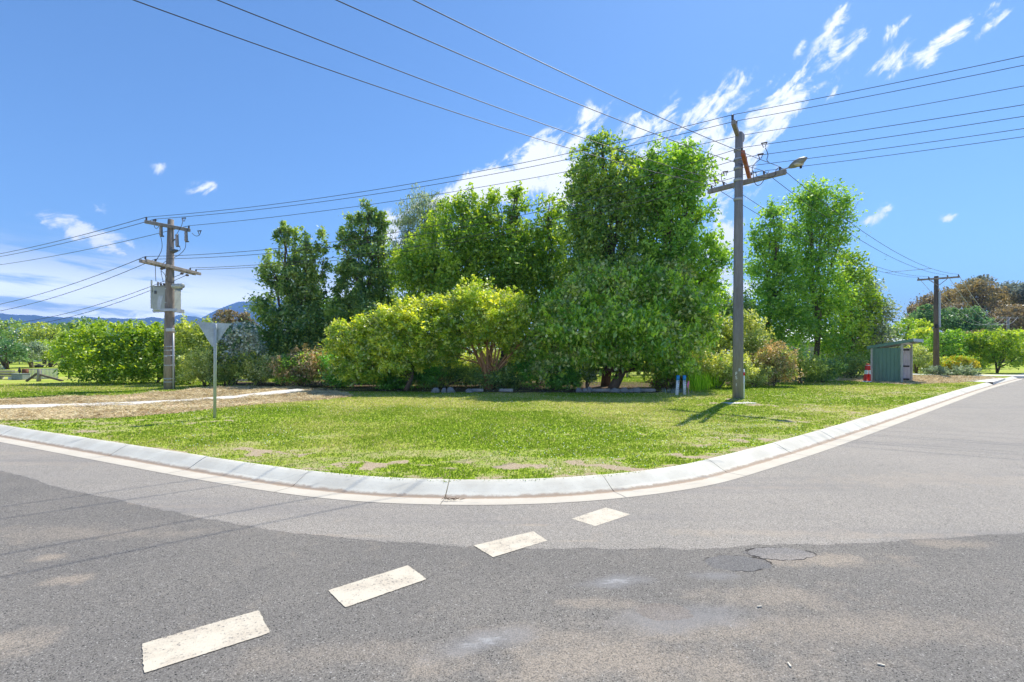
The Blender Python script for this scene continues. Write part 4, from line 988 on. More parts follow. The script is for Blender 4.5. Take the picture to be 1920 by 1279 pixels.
for (xa, xb, lb) in ((885,906,'short weathered sleeper between rocks left of the golden tree stems'),(936,962,'short weathered sleeper edging the bed below the golden tree'),(1109,1145,'long weathered sleeper edging the bed below the forked trunk'),(1201,1230,'weathered sleeper at the right end of the garden edge')):
    a, b = G(xa, 736.5), G(xb, 736.5); mb = MB(); mb.beam(a+Vector((0,.1,.07)), b+Vector((0,.1,.07)), .12, .15, .01); tag(mb.build('garden_sleeper', SLEEPER, loc=a), lb, 'sleeper', 'sleepers edging the garden bed')
# soil under the garden bed
m, g, out = newmat('bed_soil'); pos = g.new('ShaderNodeNewGeometry').outputs['Position']; n1 = g.noise(pos, 12, 5, .7); princ(g, out, g.mix(n1, (.05,.035,.022), (.20,.14,.09)), .95, 0, n1, .8, .04, .1); SOIL = m
up = [(440,716),(560,716),(620,712),(900,708),(1080,716),(1230,716),(1330,708),(1480,704),(1600,699)]
dn = [(440,722),(560,726),(620,733),(900,735),(1080,736),(1230,736),(1330,725),(1480,715),(1600,707)]
vs = []; fs = []
for (a, b), (c_, d_) in zip(up, dn): p = G(a, b, GH+.04); q = G(c_, d_, GH+.04); vs += [tuple(p), tuple(q)]
for i in range(len(up)-1): k = i*2; fs.append((k, k+1, k+3, k+2))
tag(link_mesh('garden_bed', vs, fs, SOIL), kind='structure')

# ------------------------------------------------------------------ trees and shrubs
T = tree
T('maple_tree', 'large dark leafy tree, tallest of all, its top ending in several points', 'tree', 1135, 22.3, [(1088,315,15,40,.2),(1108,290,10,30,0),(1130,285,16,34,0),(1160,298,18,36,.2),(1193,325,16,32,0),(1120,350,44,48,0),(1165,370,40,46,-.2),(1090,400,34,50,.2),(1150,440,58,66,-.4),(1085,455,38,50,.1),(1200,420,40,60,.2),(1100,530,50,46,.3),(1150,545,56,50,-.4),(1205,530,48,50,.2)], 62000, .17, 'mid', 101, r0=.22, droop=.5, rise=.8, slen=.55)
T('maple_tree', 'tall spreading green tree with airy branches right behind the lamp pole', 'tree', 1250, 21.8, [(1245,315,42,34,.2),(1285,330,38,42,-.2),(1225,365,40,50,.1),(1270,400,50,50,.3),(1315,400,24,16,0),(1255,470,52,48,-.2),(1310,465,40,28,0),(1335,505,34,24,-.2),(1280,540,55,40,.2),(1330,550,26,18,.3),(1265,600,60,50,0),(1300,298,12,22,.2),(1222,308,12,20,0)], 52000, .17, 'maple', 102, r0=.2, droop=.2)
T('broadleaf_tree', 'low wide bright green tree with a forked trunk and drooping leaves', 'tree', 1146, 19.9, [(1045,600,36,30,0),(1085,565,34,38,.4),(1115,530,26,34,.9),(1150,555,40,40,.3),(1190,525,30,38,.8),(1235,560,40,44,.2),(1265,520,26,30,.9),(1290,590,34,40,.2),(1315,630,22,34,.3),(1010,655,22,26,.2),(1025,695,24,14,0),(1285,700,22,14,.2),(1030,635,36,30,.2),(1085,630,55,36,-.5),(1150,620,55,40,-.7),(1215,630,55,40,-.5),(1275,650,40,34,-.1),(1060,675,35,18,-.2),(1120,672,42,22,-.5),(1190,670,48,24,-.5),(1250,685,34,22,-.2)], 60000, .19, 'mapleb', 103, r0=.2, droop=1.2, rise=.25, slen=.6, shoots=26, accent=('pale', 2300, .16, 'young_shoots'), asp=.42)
T('ash_tree', 'yellow green ash tree at the left of the tall middle group', 'tree', 800, 23.6, [(845,409,22,34,0),(880,396,20,30,.3),(812,439,20,30,.2),(905,444,30,40,-.1),(860,474,45,46,-.2),(790,494,34,36,.1),(763,500,20,30,-.1),(830,520,56,46,-.3),(780,552,36,34,.2),(870,520,44,40,0)], 40000, .17, 'ash', 104, r0=.18)
T('ash_tree', 'yellow green ash tree with the highest leading shoot in the middle group', 'tree', 935, 23.8, [(925,394,18.4,32,0),(968,390,18.4,34,.2),(968,365,7.36,12,.2),(935,462,40.48,46,-.2),(985,477,31.28,46,.2),(930,510,51.52,45,-.3),(900,417,16.56,30,.3),(975,520,36.8,40,.1)], 36000, .17, 'ash', 105, r0=.18)
T('ash_tree', 'yellow green ash tree tucked against the tallest dark tree', 'tree', 1035, 24.5, [(1030,398,20.24,28,0),(1045,445,25.76,40,.2),(1018,470,27.6,36,.1),(1020,500,34.96,46,-.1),(1050,540,31.28,40,.2),(1010,560,42.32,38,0),(1000,600,36.8,36,0)], 24000, .17, 'ash', 106, r0=.16)
T('weeping_birch', 'grey green weeping birch showing behind the ash trees', 'tree', 790, 36, [(790,390,30,32,0),(762,430,16,40,.2),(800,440,34,50,0),(748,480,14,36,.3),(780,510,40,50,0),(830,400,18,28,.5)], 30000, .20, 'silver', 107, bark=BARKG, r0=.16, droop=1.8, asp=.3, rise=-.6, slen=.9)
T('poplar_tree', 'narrow dark green tree with several upright spires at the left', 'tree', 560, 25, [(532,455,12,42,0),(553,478,12,42,.1),(578,488,11,46,-.1),(606,482,11,46,.2),(512,515,18,34,.1),(565,520,26,34,.1),(540,555,24,34,0),(590,560,22,40,.1),(498,588,24,24,.1),(545,612,42,32,-.2),(600,615,34,36,.1),(495,640,24,22,.1),(520,660,30,20,0),(575,660,44,24,-.1)], 60000, .17, 'drk', 108, r0=.16, rise=.95, slen=.6, shoots=9, bumps=8)
T('poplar_tree', 'tall dark green airy tree between the spired tree and the ash trees', 'tree', 690, 26, [(693,418,15,38,0),(666,440,15,36,.1),(717,440,13,38,.1),(640,455,12,20,.1),(690,490,30,38,0),(655,520,22,34,.1),(715,545,28,40,.1),(738,500,10,28,.2),(680,590,44,42,-.1),(640,590,26,34,.1),(735,590,16,34,.2)], 46000, .18, 'drk', 109, r0=.15, rise=.9, slen=.55, shoots=9, bumps=9)
T('golden_robinia', 'golden dome shaped tree with orange stems fanning from one foot', 'tree', 915, 20.2, [(845,585,34,26,0),(895,565,46,26,-.2),(948,580,38,26,0),(870,610,42,28,-.4),(925,605,45,28,-.4),(965,610,20,24,.1),(845,640,26,18,-.2),(900,632,40,16,-.2),(958,640,24,20,-.1),(975,665,18,16,.2),(840,668,20,20,.1)], 42000, .14, 'gold', 110, bark=BARKR, r0=.10, stems=6, up=.8, slen=.5, rise=.35, fan=[(886,650,.065),(898,648,.07),(914,645,.06),(922,646,.08),(960,650,.055),(972,648,.05)], accent=('pale', 900, .11, 'highlight_leaves'))  # pale accent leaves paint yellow-white highlights onto the top of the dome
T('golden_robinia', 'golden leaning tree spreading low at the left of the orange stemmed one', 'tree', 760, 19.7, [(810,585,26,22,0),(765,595,36,24,-.1),(720,615,36,26,0),(675,635,34,26,.1),(800,625,40,26,-.3),(750,640,40,26,-.3),(830,650,28,22,-.2),(700,662,36,22,-.1),(640,650,24,22,.2),(655,690,30,20,0),(700,695,34,18,-.1),(750,685,34,20,-.2),(800,672,30,18,-.2),(640,625,18,18,.3)], 52000, .14, 'gold', 111, r0=.10, up=.8, slen=.5, rise=.3, accent=('pale', 700, .11, 'highlight_leaves'))  # its pale accent leaves are painted highlights as well
def S(name, label, bx, Zd, lobes, n, leaf, mat, seed, cat='shrub', **kw):
    return T(name, label, cat, bx, Zd, lobes, n, leaf, mat, seed, r0=kw.pop('r0', .05), stems=kw.pop('stems', 4), **kw)
# hedge layer under the trees, left to right
S('green_shrub', 'lime green layered bush filling the corner left of the transformer pole', 190, 25, [(150,650,32,34,0),(200,632,36,26,.3),(190,680,45,36,-.3),(250,630,34,24,.2),(240,675,40,38,-.2),(135,685,18,26,.2)], 34000, .15, 'lime', 201, up=.9, slen=.22)
S('green_shrub', 'lime green layered bush directly behind the transformer pole', 295, 25.2, [(290,635,30,26,.2),(330,645,26,30,.3),(290,680,36,36,-.2),(325,690,22,26,0),(345,625,16,18,.4)], 20000, .15, 'lime', 202, up=.9, slen=.22)
S('olive_shrub', 'olive green bush between the transformer pole and the sign', 355, 24, [(350,640,24,28,.2),(375,650,20,28,0),(350,690,24,24,.2),(385,625,14,16,.3)], 12000, .13, 'olive', 203)
S('yellow_shrub', 'pale yellow green bush low behind the sign post', 385, 22.3, [(375,690,28,20,0),(400,680,24,22,-.1),(355,700,16,14,0),(405,705,22,14,0)], 11000, .11, 'pale', 204)
S('viburnum', 'bush covered with white blossom right of the sign', 440, 22.9, [(430,640,22,22,0),(455,632,20,20,0),(440,670,26,26,0),(470,660,18,22,.1)], 11000, .12, 'blue', 205, accent=('white', 1300, .13, 'blossom'))
S('olive_shrub', 'bushy olive green shrub with thin stems right of the sign', 425, 22.5, [(420,675,18,26,0),(440,695,24,20,0),(425,708,18,10,0),(462,690,22,20,.1)], 11000, .11, 'olive', 206)
S('pale_shrub', 'straw coloured fine leaved bush before the white blossom', 490, 22.5, [(485,695,24,16,0),(510,690,20,18,0),(480,712,18,9,0)], 8500, .10, 'pale', 207)
S('red_shrub', 'rust red topped shrub below the spired tree', 565, 21.8, [(545,690,26,20,0),(580,684,28,22,0),(600,700,26,18,.1),(550,712,30,11,-.1)], 14000, .11, 'red', 208, accent=('maple', 600, .09, 'green_leaves'))
S('green_shrub', 'green hedge shrub right of the rust red one', 640, 21.6, [(640,690,30,24,.1),(668,700,28,24,0),(630,712,22,14,0),(690,690,24,24,.2)], 15000, .11, 'bright', 209)
S('green_shrub', 'bright green glossy shrub under the leaning golden tree', 745, 20.6, [(735,700,26,22,0),(770,700,26,24,0),(750,717,34,12,-.1),(800,705,20,20,.1),(715,715,18,13,0)], 18000, .11, 'bright', 210)
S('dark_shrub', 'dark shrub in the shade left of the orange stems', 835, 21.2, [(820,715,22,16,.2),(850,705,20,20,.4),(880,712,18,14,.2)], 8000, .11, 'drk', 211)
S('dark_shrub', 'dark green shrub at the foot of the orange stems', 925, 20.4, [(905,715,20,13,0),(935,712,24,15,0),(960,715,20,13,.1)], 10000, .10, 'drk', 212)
S('green_shrub', 'dense mid green shrub right of the orange stems', 1040, 20.3, [(1025,700,22,22,0),(1055,705,28,22,-.1),(1075,715,18,14,0),(1000,705,18,20,.1),(985,690,18,20,.3)], 16000, .10, 'bright', 213)
S('rose_bush', 'small bush with white roses left of the forked trunk', 1100, 20.0, [(1095,700,15,12,0),(1110,705,12,10,0)], 4200, .09, 'drk', 214, accent=('white', 38, .07, 'rose'))
S('bronze_shrub', 'bronze leaved shrub behind the white marker posts', 1262, 20.4, [(1255,705,24,20,0),(1282,700,18,18,.1),(1245,722,18,11,0),(1275,722,16,10,0)], 12000, .10, 'brown', 215, accent=('maple', 400, .08, 'green_leaves'))
S('pale_shrub', 'pale yellow variegated bush left of the tall lamp pole', 1345, 21.5, [(1325,685,28,18,0),(1355,690,26,20,0),(1375,705,18,18,0),(1310,700,18,14,0),(1395,690,14,22,.2)], 16000, .10, 'pale', 216)
S('magnolia', 'dark magnolia with olive tops behind the pale bush', 1350, 24.5, [(1350,620,20,22,0),(1340,650,26,24,0),(1370,640,20,26,.1)], 9500, .13, 'olive', 217, cat='tree', r0=.08)
S('broadleaf_tree', 'dark small leaved tree filling the gap behind the lamp pole', 1375, 29, [(1350,575,24,18,0),(1380,570,20,20,.1),(1360,600,34,24,0),(1395,600,20,30,.1)], 11000, .15, 'drk', 218, cat='tree', r0=.1, stems=2)
S('green_shrub', 'light green upright bush right behind the lamp pole', 1415, 24.5, [(1405,610,14,28,0),(1415,645,26,28,0),(1400,670,20,22,0)], 10000, .12, 'pale', 219)
S('red_shrub', 'salmon tipped rounded shrub right of the lamp pole', 1450, 22.6, [(1440,680,26,20,0),(1462,675,22,20,0),(1435,700,22,16,-.1),(1465,700,24,16,-.1)], 15000, .10, 'red', 220, accent=('pale', 500, .08, 'pale_leaves'))
S('pale_shrub', 'fine leaved straw coloured bush at the foot of the salmon one', 1412, 22.0, [(1405,710,18,11,0),(1425,706,18,12,0)], 6500, .08, 'pale', 221)
S('green_shrub', 'yellow green bush right of the salmon tipped shrub', 1500, 24.5, [(1490,685,16,18,0),(1512,690,22,18,0),(1530,695,14,14,.1)], 9000, .11, 'olive', 222)
S('dark_shrub', 'dark low bush in front of the slim tall tree', 1545, 25.5, [(1535,700,18,13,0),(1560,695,16,16,.1),(1520,705,14,9,0)], 7000, .11, 'drk', 223)
T('maple_tree', 'slim tall green tree right of the lamp pole, highest on that side', 'tree', 1527, 31, [(1520,365,24,20,0),(1550,380,30,26,.1),(1585,390,20,20,.1),(1510,400,34,32,0),(1560,430,34,40,-.1),(1520,460,42,46,.1),(1530,520,42,50,-.2),(1560,560,34,50,.1),(1505,580,34,50,0),(1540,630,44,40,0)], 38000, .19, 'maple', 120, r0=.18, up=.8, shoots=34, slen=.7, rise=.3)
T('maple_tree', 'slim green tree just right of the lamp pole, lower than its neighbour', 'tree', 1440, 30, [(1450,405,18,24,0),(1425,445,18,26,.1),(1460,460,26,40,0),(1435,510,30,44,.1),(1470,540,30,50,-.1),(1440,590,36,44,0),(1480,620,34,40,.1)], 28000, .19, 'maple', 121, r0=.15, shoots=34, slen=.7, rise=.3)
T('broadleaf_tree', 'lighter green tree behind the shelter, left part of the right group', 'tree', 1600, 33, [(1590,500,24,26,0),(1605,540,28,36,0),(1580,590,30,40,.1),(1620,590,28,40,.1),(1590,650,44,36,0)], 24000, .19, 'ash', 122, r0=.14)
T('broadleaf_tree', 'dull green tree directly behind the shelter', 'tree', 1640, 34, [(1630,555,18,26,0),(1645,600,24,34,0),(1625,640,36,34,0),(1655,660,24,28,0)], 18000, .18, 'silver', 123, r0=.12)
S('dark_shrub', 'dark hedge bush at the back of the straw left of the shelter', 1600, 29.5, [(1585,690,20,16,0),(1612,690,18,16,0),(1640,685,18,18,.3)], 9000, .13, 'drk', 224)
S('pale_shrub', 'sunlit pale yellow green bush glimpsed between the orange stems', 905, 24.5, [(890,690,26,22,0),(925,685,24,24,.2),(955,695,24,20,0)], 9000, .13, 'pale', 240)
S('green_shrub', 'sunlit yellow green bush behind the leaning golden tree', 815, 24.5, [(790,690,30,24,0),(835,690,28,24,.2),(865,700,24,18,0)], 10000, .13, 'lime', 241)
S('pale_shrub', 'sunlit pale bush behind the dense green shrub and orange stems', 1010, 24, [(985,680,26,24,0),(1025,678,28,26,.2),(1060,690,22,18,0)], 9000, .13, 'pale', 242)
S('green_shrub', 'lime green bush filling the back of the bed right of the rust red shrub', 680, 24.5, [(650,680,34,26,0),(700,678,34,28,.2),(740,690,26,22,0)], 12000, .13, 'lime', 243)
S('olive_shrub', 'olive bush behind the rust red shrub at the left', 530, 24.5, [(500,680,30,26,0),(545,672,32,26,.2),(590,670,26,24,0)], 11000, .13, 'olive', 244)
S('pale_shrub', 'pale bush with light gaps behind the bronze shrub', 1260, 26, [(1235,680,24,16,0),(1275,680,28,20,.2),(1310,672,22,24,0)], 9000, .14, 'pale', 245)
# irises
IR, g, out = newmat('iris_leaf'); c = g.mix(g.attr('v'), (.18,.42,.015), (.66,.90,.07)); tl = g.new('ShaderNodeBsdfTranslucent'); g.put(tl.inputs[0], c); dfn = g.new('ShaderNodeBsdfDiffuse'); g.put(dfn.inputs[0], c); mx = g.new('ShaderNodeMixShader'); mx.inputs[0].default_value = .45; g.l.new(dfn.outputs[0], mx.inputs[1]); g.l.new(tl.outputs[0], mx.inputs[2]); g.l.new(mx.outputs[0], out.inputs[0])
def iris(px, py, label, n=70, hh=.62, wd=.15, mat=None, cat='iris', name='iris_clump'):
    p = G(px, py); r_ = np.random.default_rng(int(px)); c = np.array(p)+np.stack([r_.normal(0, wd, n), r_.normal(0, wd, n), np.zeros(n)], 1)
    a = r_.normal(size=(n, 3))*np.array([.16, .16, 0])+np.array([0, 0, 1]); L = r_.uniform(.6, 1.1, n)*hh; th = r_.uniform(0, PI, n)
    tag(quadcloud(name, c+a*L[:, None]*.5, a*L[:, None]*.5, np.stack([np.cos(th), np.sin(th), th*0], 1)*.022, r_.uniform(0, 1, n), mat or IR, loc=tuple(p)), label, cat, 'irises between the marker posts and the lamp pole' if cat == 'iris' else None)
for px, py, lb in ((1301,735,'green iris clump next to the pink ribbon stake'),(1314,732,'green iris clump second from the ribbon stake'),(1328,729,'tall green iris clump in the middle of the row'),(1342,727,'green iris clump at the right end of the row nearest the lamp pole')): iris(px, py, lb, 130, .78)
iris(345, 716, 'grey green strappy plant at the foot of the transformer pole', 60, .6, .25, FOL['silver'], 'plant', 'strap_leaf_plant')
iris(1262, 738, 'low grey tufted plant at the foot of the bronze shrub', 90, .22, .22, FOL['grey'], 'plant', 'tufted_plant')
# background planting seen through and beyond the garden
BG = [ # name, label, x, Z, lobes, n, leaf, mat
 ('broadleaf_tree','dark distant tree at the left edge of the view',20,75,[(10,615,34,16),(40,625,26,18),(-30,620,30,20),(10,650,40,24)],9000,.34,'drk'),
 ('broadleaf_tree','round olive tree second from the left edge in the distance',82,72,[(75,622,26,16),(100,625,18,14),(85,645,34,22)],9000,.32,'olive'),
 ('broadleaf_tree','dark rounded tree rising behind the lime bush',165,68,[(150,615,18,12),(175,612,24,13),(165,632,34,20)],9000,.32,'drk'),
 ('broadleaf_tree','small green distant tree between two darker rounded ones',120,80,[(118,620,18,14),(122,640,24,20)],5000,.34,'blue'),
 ('broadleaf_tree','dark bushy tree low at the left edge above the stacked timber',15,48,[(10,655,34,16),(-30,650,40,20),(30,662,20,14)],8000,.24,'blue'),
 ('broadleaf_tree','yellow green bush above the picnic table',95,55,[(90,655,24,14),(110,665,18,12),(75,662,18,12)],7000,.24,'lime'),
 ('broadleaf_tree','grey green bush above the metal fence panels',60,52,[(58,660,20,16),(45,670,18,12)],5000,.22,'silver'),
 ('broadleaf_tree','green bush at the left of the lime bush in the paddock',120,50,[(118,650,14,16),(122,670,14,12)],4000,.22,'ash'),
 ('gum_tree','brown topped gum tree under the mountain, left one of two',425,70,[(415,600,16,16),(430,592,12,10),(432,615,24,18)],6000,.32,'brown'),
 ('gum_tree','brown topped gum tree under the mountain, right one of two',460,70,[(458,597,12,12),(462,612,16,18),(470,625,20,14)],5000,.32,'brown'),
 ('broadleaf_tree','green tree behind the sign and the white blossom',400,45,[(380,630,20,16),(410,635,24,18),(450,640,30,18)],8000,.22,'olive'),
 ('broadleaf_tree','tall backdrop tree seen between the spired tree and the robinia',640,38,[(610,600,40,40),(650,620,40,40),(700,640,40,30)],14000,.22,'maple'),
 ('broadleaf_tree','dark backdrop tree low behind the golden domes',900,36,[(850,640,60,40),(920,650,60,36),(980,660,40,30)],13000,.22,'drk'),
 ('broadleaf_tree','dark backdrop tree low behind the forked trunk',1080,38,[(1030,650,40,36),(1090,655,50,30),(1150,650,50,34)],13000,.22,'maple'),
 ('broadleaf_tree','dark backdrop tree behind the bronze shrub',1270,36,[(1220,650,40,36),(1280,655,44,34),(1320,650,30,40)],12000,.22,'drk'),
 ('broadleaf_tree','backdrop tree showing white gaps behind the salmon shrub',1440,44,[(1410,650,40,30),(1470,655,40,26)],8000,.24,'blue'),
 ('broadleaf_tree','light green tree right of the shelter roof in the distance',1690,60,[(1680,625,26,20),(1705,615,22,16),(1690,650,36,26),(1660,650,26,26)],12000,.28,'lime'),
 ('broadleaf_tree','pale bushy tree behind the shelter roof',1680,48,[(1665,660,26,24),(1700,665,26,22),(1640,665,20,24)],11000,.24,'pale'),
 ('conifer','golden conifer left of the dark far pole',1732,45,[(1732,615,10,14),(1732,632,16,16)],6000,.2,'gold'),
 ('broadleaf_tree','blue green rounded tree left of the dark far pole',1738,75,[(1735,585,14,12),(1725,597,18,14),(1745,600,18,16)],7000,.34,'blue'),
 ('broadleaf_tree','blue green rounded tree just right of the dark far pole',1785,74,[(1780,592,16,14),(1770,608,18,16),(1795,610,18,18)],8000,.34,'blue'),
 ('broadleaf_tree','blue green rounded tree nearer the distant right pole',1825,73,[(1822,595,18,16),(1815,612,22,18),(1840,615,22,18)],9000,.34,'blue'),
 ('broadleaf_tree','dense mid green bush behind the dark far pole',1775,40,[(1765,640,20,18),(1795,640,24,20),(1780,665,34,22),(1745,655,14,20)],15000,.17,'maple'),
 ('red_hedge','orange tipped hedge above the yellow flowers',1835,50,[(1820,632,22,10),(1850,632,22,11),(1835,645,30,14)],8000,.2,'rust'),
 ('spreading_shrub','large green spreading bush at the right edge with arching twigs',1870,38,[(1850,640,28,16),(1885,635,28,16),(1915,640,24,20),(1845,665,26,18),(1885,668,36,20),(1920,665,26,22),(1835,650,16,14)],26000,.17,'lime'),
 ('white_shrub','white flowering bush between the shelter and the far pole',1718,38,[(1710,665,16,16),(1728,670,16,16),(1715,685,22,10)],9000,.15,'pale'),
 ('olive_shrub','olive bush right of the foot of the far pole',1768,37,[(1765,683,16,12),(1780,688,14,10)],6000,.14,'olive'),
 ('broadleaf_tree','olive bush left of the foot of the far pole',1735,39,[(1732,680,16,14),(1742,690,12,8)],5000,.14,'drk'),
 ('broadleaf_tree','dark bush beneath the arching bush at the right edge',1818,42,[(1815,680,14,10),(1830,685,16,10)],5000,.16,'drk'),
]
for k, (nm, lb, bx, Zd, lo_, n, lf, mt) in enumerate(BG):
    ct = 'tree' if 'tree' in nm else ('conifer' if nm == 'conifer' else ('hedge' if 'hedge' in nm else 'shrub'))
    T(nm, lb, ct, bx, Zd, [(*q, random.Random(k*7+i).uniform(-1.5, 1.5)) for i, q in enumerate(lo_)], n, lf, mt, 300+k, r0=.12 if ct == 'shrub' else .25, cs=lf*1.8, stems=2, slen=.25)
# rusty gum wood mound at the right
GUM = [(1735,570,22,16,'brown'),(1770,560,26,18,'rust'),(1800,548,28,18,'rust'),(1832,540,30,18,'rust'),(1865,556,26,18,'rust'),(1895,562,26,18,'rust'),(1925,560,26,20,'rust'),(1835,530,20,12,'grey'),(1890,542,22,14,'grey'),(1925,545,20,14,'grey'),(1780,585,30,20,'brown'),(1850,585,34,20,'brown'),(1900,590,34,22,'brown'),(1720,590,18,16,'brown'),(1940,590,30,26,'brown'),(1880,615,40,24,'brown'),(1925,622,34,20,'brown')]
GP = ['leftmost shoulder','left slope','upper left slope','summit','right of the summit','upper right slope','right edge','grey crown above the summit','grey crown right of the summit','grey crown at the right edge','lower left slope','middle','middle right','lowest left foot','lower right edge','lower slope by the distant pole','foot at the right edge']
for k, (px, py, rx, ry, mt) in enumerate(GUM):
    Zd = 92+(k % 3)*4-(k > 9)*8
    T('gum_tree', '%s gum tree on the %s of the wooded mound' % ('rust brown', GP[k]) if mt != 'grey' else 'smoky grey leaved gum, %s of the rusty wooded mound' % GP[k], 'tree', px, Zd, [(px-rx*.3, py+2, rx*.7, ry*.8, 0), (px+rx*.4, py, rx*.6, ry*.8, 0), (px, py+ry*.9, rx, ry, 0)], 5200, .40, mt, 500+k, r0=.3, cs=.62, stems=2)
# yellow daisies and creeping plants
S('yellow_daisy_bush', 'bright yellow flowering bush, larger right one by the far pole', 1802, 34.6, [(1800,681,16,7,0),(1812,683,12,6,0)], 5000, .10, 'maple', 230, accent=('yellow', 1500, .12, 'flowers'), cat='flowers', r0=.02)
S('yellow_daisy_bush', 'bright yellow flowering bush, smaller left one by the far pole', 1787, 34.3, [(1787,686,8,5,0)], 2000, .10, 'maple', 231, accent=('yellow', 500, .12, 'flowers'), cat='flowers', r0=.02)
S('creeper', 'low grey green creeping plants sprawling right of the far pole', 1785, 33.5, [(1770,700,20,5,0),(1800,699,26,6,0),(1820,700,14,4,0),(1745,700,10,7,0)], 9000, .11, 'silver', 232, cat='plant', r0=.02)

# ------------------------------------------------------------------ house glimpsed through the trees
ROOFM = simple('roof_grey_blue', (.33,.38,.46), .5, .2, var=.1); BRICKM = simple('house_wall', (.50,.46,.42), .8, var=.1); DARKG = simple('window_glass', (.05,.07,.09), .1, 0)
def house(px, Zd, wd, dp, wh, rh, label):
    x0 = X_(px, Zd); t = thing('house', label, 'house', (x0, Zd, GH)); mb = MB(); mb.box((x0, Zd, GH+wh/2), (wd, dp, wh)); mb.build('wall', BRICKM, t)
    e = .5; z0 = GH+wh; mb = MB(); a, b = wd/2+e, dp/2+e
    mb.v = [Vector((x0+sx*a, Zd+sy*b, z0)) for sx, sy in ((-1,-1),(1,-1),(1,1),(-1,1))]+[Vector((x0-a+b, Zd, z0+rh)), Vector((x0+a-b, Zd, z0+rh))]
    mb.f = [(0,1,5,4), (1,2,5), (2,3,4,5), (3,0,4), (3,2,1,0)]; rf = mb.build('roof', ROOFM, t)
    mb = MB(); mb.beam((x0-a, Zd-b-.06, z0-.05), (x0+a, Zd-b-.06, z0-.05), .1, .12); mb.build('gutter', WHITE, rf)
    for k in (-.33, 0.02, .34):
        w_ = MB(); w_.box((x0+wd*k, Zd-dp/2-.02, GH+1.5), (1.5, .06, 1.1)); wf = w_.build('window', WHITE, t); g_ = MB(); g_.box((x0+wd*k, Zd-dp/2-.06, GH+1.5), (1.34, .03, .94)); g_.build('pane', DARKG, wf)
    return t
house(1525, 52, 13, 8, 2.6, 1.6, 'single storey house with a grey blue roof behind the slim tall trees')
house(590, 56, 14, 8, 2.7, 1.8, 'single storey house with a grey blue roof glimpsed behind the left garden shrubs')
house(75, 95, 10, 7, 2.6, 1.7, 'pale distant house among the trees at the far left')

# ------------------------------------------------------------------ fences
def post_fence(a, b, n, h, label, rails=2, mat=None, wires=0):
    a = Vector(a); b = Vector(b); t = thing('fence', label, 'fence', a); mat = mat or WOODG
    for k in range(n):
        p = a.lerp(b, k/(n-1)); mb = MB(); mb.box(p+Vector((0,0,h/2)), (.09,.09,h), rz=.2*k); mb.build('post', mat, t)
    for r_ in range(rails): mb = MB(); zz = Vector((0,0,h*(.45+.42*r_))); mb.beam(a+zz, b+zz, .04, .11); mb.build('rail', mat, t)
    for r_ in range(wires): mb = MB(); zz = Vector((0,0,h*(.25+.2*r_))); mb.tube([a+zz, b+zz], .008, 4); mb.build('wire', WIREM, t)
post_fence(G(1080,709), G(1240,709), 6, .95, 'wooden post and rail fence on the sunny grass behind the forked trunk')
post_fence(G(800,708), G(960,708), 7, .95, 'dark wooden fence behind the orange stems')
post_fence(G(1565,704), G(1660,699), 6, 1.1, 'low dark post and wire fence at the back left of the shelter', 1, RAILK, 2)
post_fence(G(1830,686), G(1990,687), 5, 1.3, 'post and rail fence under the spreading bush at the right edge', 2)
post_fence(G(443,719), G(482,718), 2, .35, 'low white rail on two short posts behind the straw', 1, WHITE)
post_fence(G(130,711), G(560,705), 9, 1.0, 'thin wire paddock fence running behind the lime bush', 0, RAILK, 3)

# ------------------------------------------------------------------ paddock clutter, far left
p = G(79, 711.5); t = thing('metal_fence_panel', 'galvanised slatted stock panels standing in the paddock', 'panel', p)
x0, x1 = X_(49, 29.3), X_(108, 29.3); hh = .60; yy = 29.3
for (a, b, nm) in ((x0, x0+.8, 'panel'), (x0+.83, x1, 'panel')):
    mb = MB(); n_ = int((b-a)/.075)
    for k in range(n_+1): mb.box((a+(b-a)*k/n_, yy, GH+hh/2), (.035, .02, hh-.06))
    for zz in (.05, hh-.02): mb.beam((a, yy-.015, GH+zz), (b, yy-.015, GH+zz), .03, .05)
    mb.build('slatted_panel', GALV, t)
p = G(72.5, 715.5); t = thing('strainer_post', 'thick weathered fence strainer post with two diagonal stays in the paddock', 'fence post', p)
mb = MB(); mb.tube([p+Vector((0,0,-.1)), p+Vector((.02,0,.64)), p+Vector((.02,0,.65))], [.10,.085,.06], 10); mb.build('post', WOODG, t, True)
mb = MB(); mb.beam(p+Vector((-.05,-.05,.42)), p+Vector((-.42,-.25,.02)), .10, .10); mb.build('stay', POLEK, t)
mb = MB(); mb.beam(p+Vector((.08,0,.36)), G(118,715.5)+Vector((0,0,.03)), .09, .09); mb.build('stay', POLEK, t)
p = G(40, 711); t = thing('rusty_drum', 'rust brown metal drum with a chimney pipe in the paddock', 'drum', p)
mb = MB(); c = p+Vector((.22,0,.42)); mb.tube([c+Vector((0,0,-.18)), c+Vector((0,0,-.17)), c+Vector((0,0,.17)), c+Vector((0,0,.18))], [.12,.15,.15,.12], 14); mb.build('drum', RUST, t, True)
mb = MB(); mb.tube([p+Vector((0,-.1,0)), p+Vector((0,-.1,.7))], .02, 6); mb.tube([p+Vector((-.02,-.1,.38)), p+Vector((0,-.1,.60)), p+Vector((-.02,-.1,.66))], [.09,.05,.03], 8); mb.build('chimney', RAILK, t)
for sx in (-1, 1): mb = MB(); mb.tube([c+Vector((sx*.1,0,-.17)), c+Vector((sx*.12,0,-.42))], .012, 5); mb.build('leg', RAILK, t)
p = G(36, 712.5); mb = MB(); mb.box(p+Vector((0,.1,.17)), (.62,.5,.32), bev=.02); mb.box(p+Vector((0,.1,.345)), (.66,.54,.03)); tag(mb.build('storage_bin', simple('bin_grey', (.22,.26,.25), .6), loc=p), 'dull grey green bin on the grass left of the stock panels', 'bin')
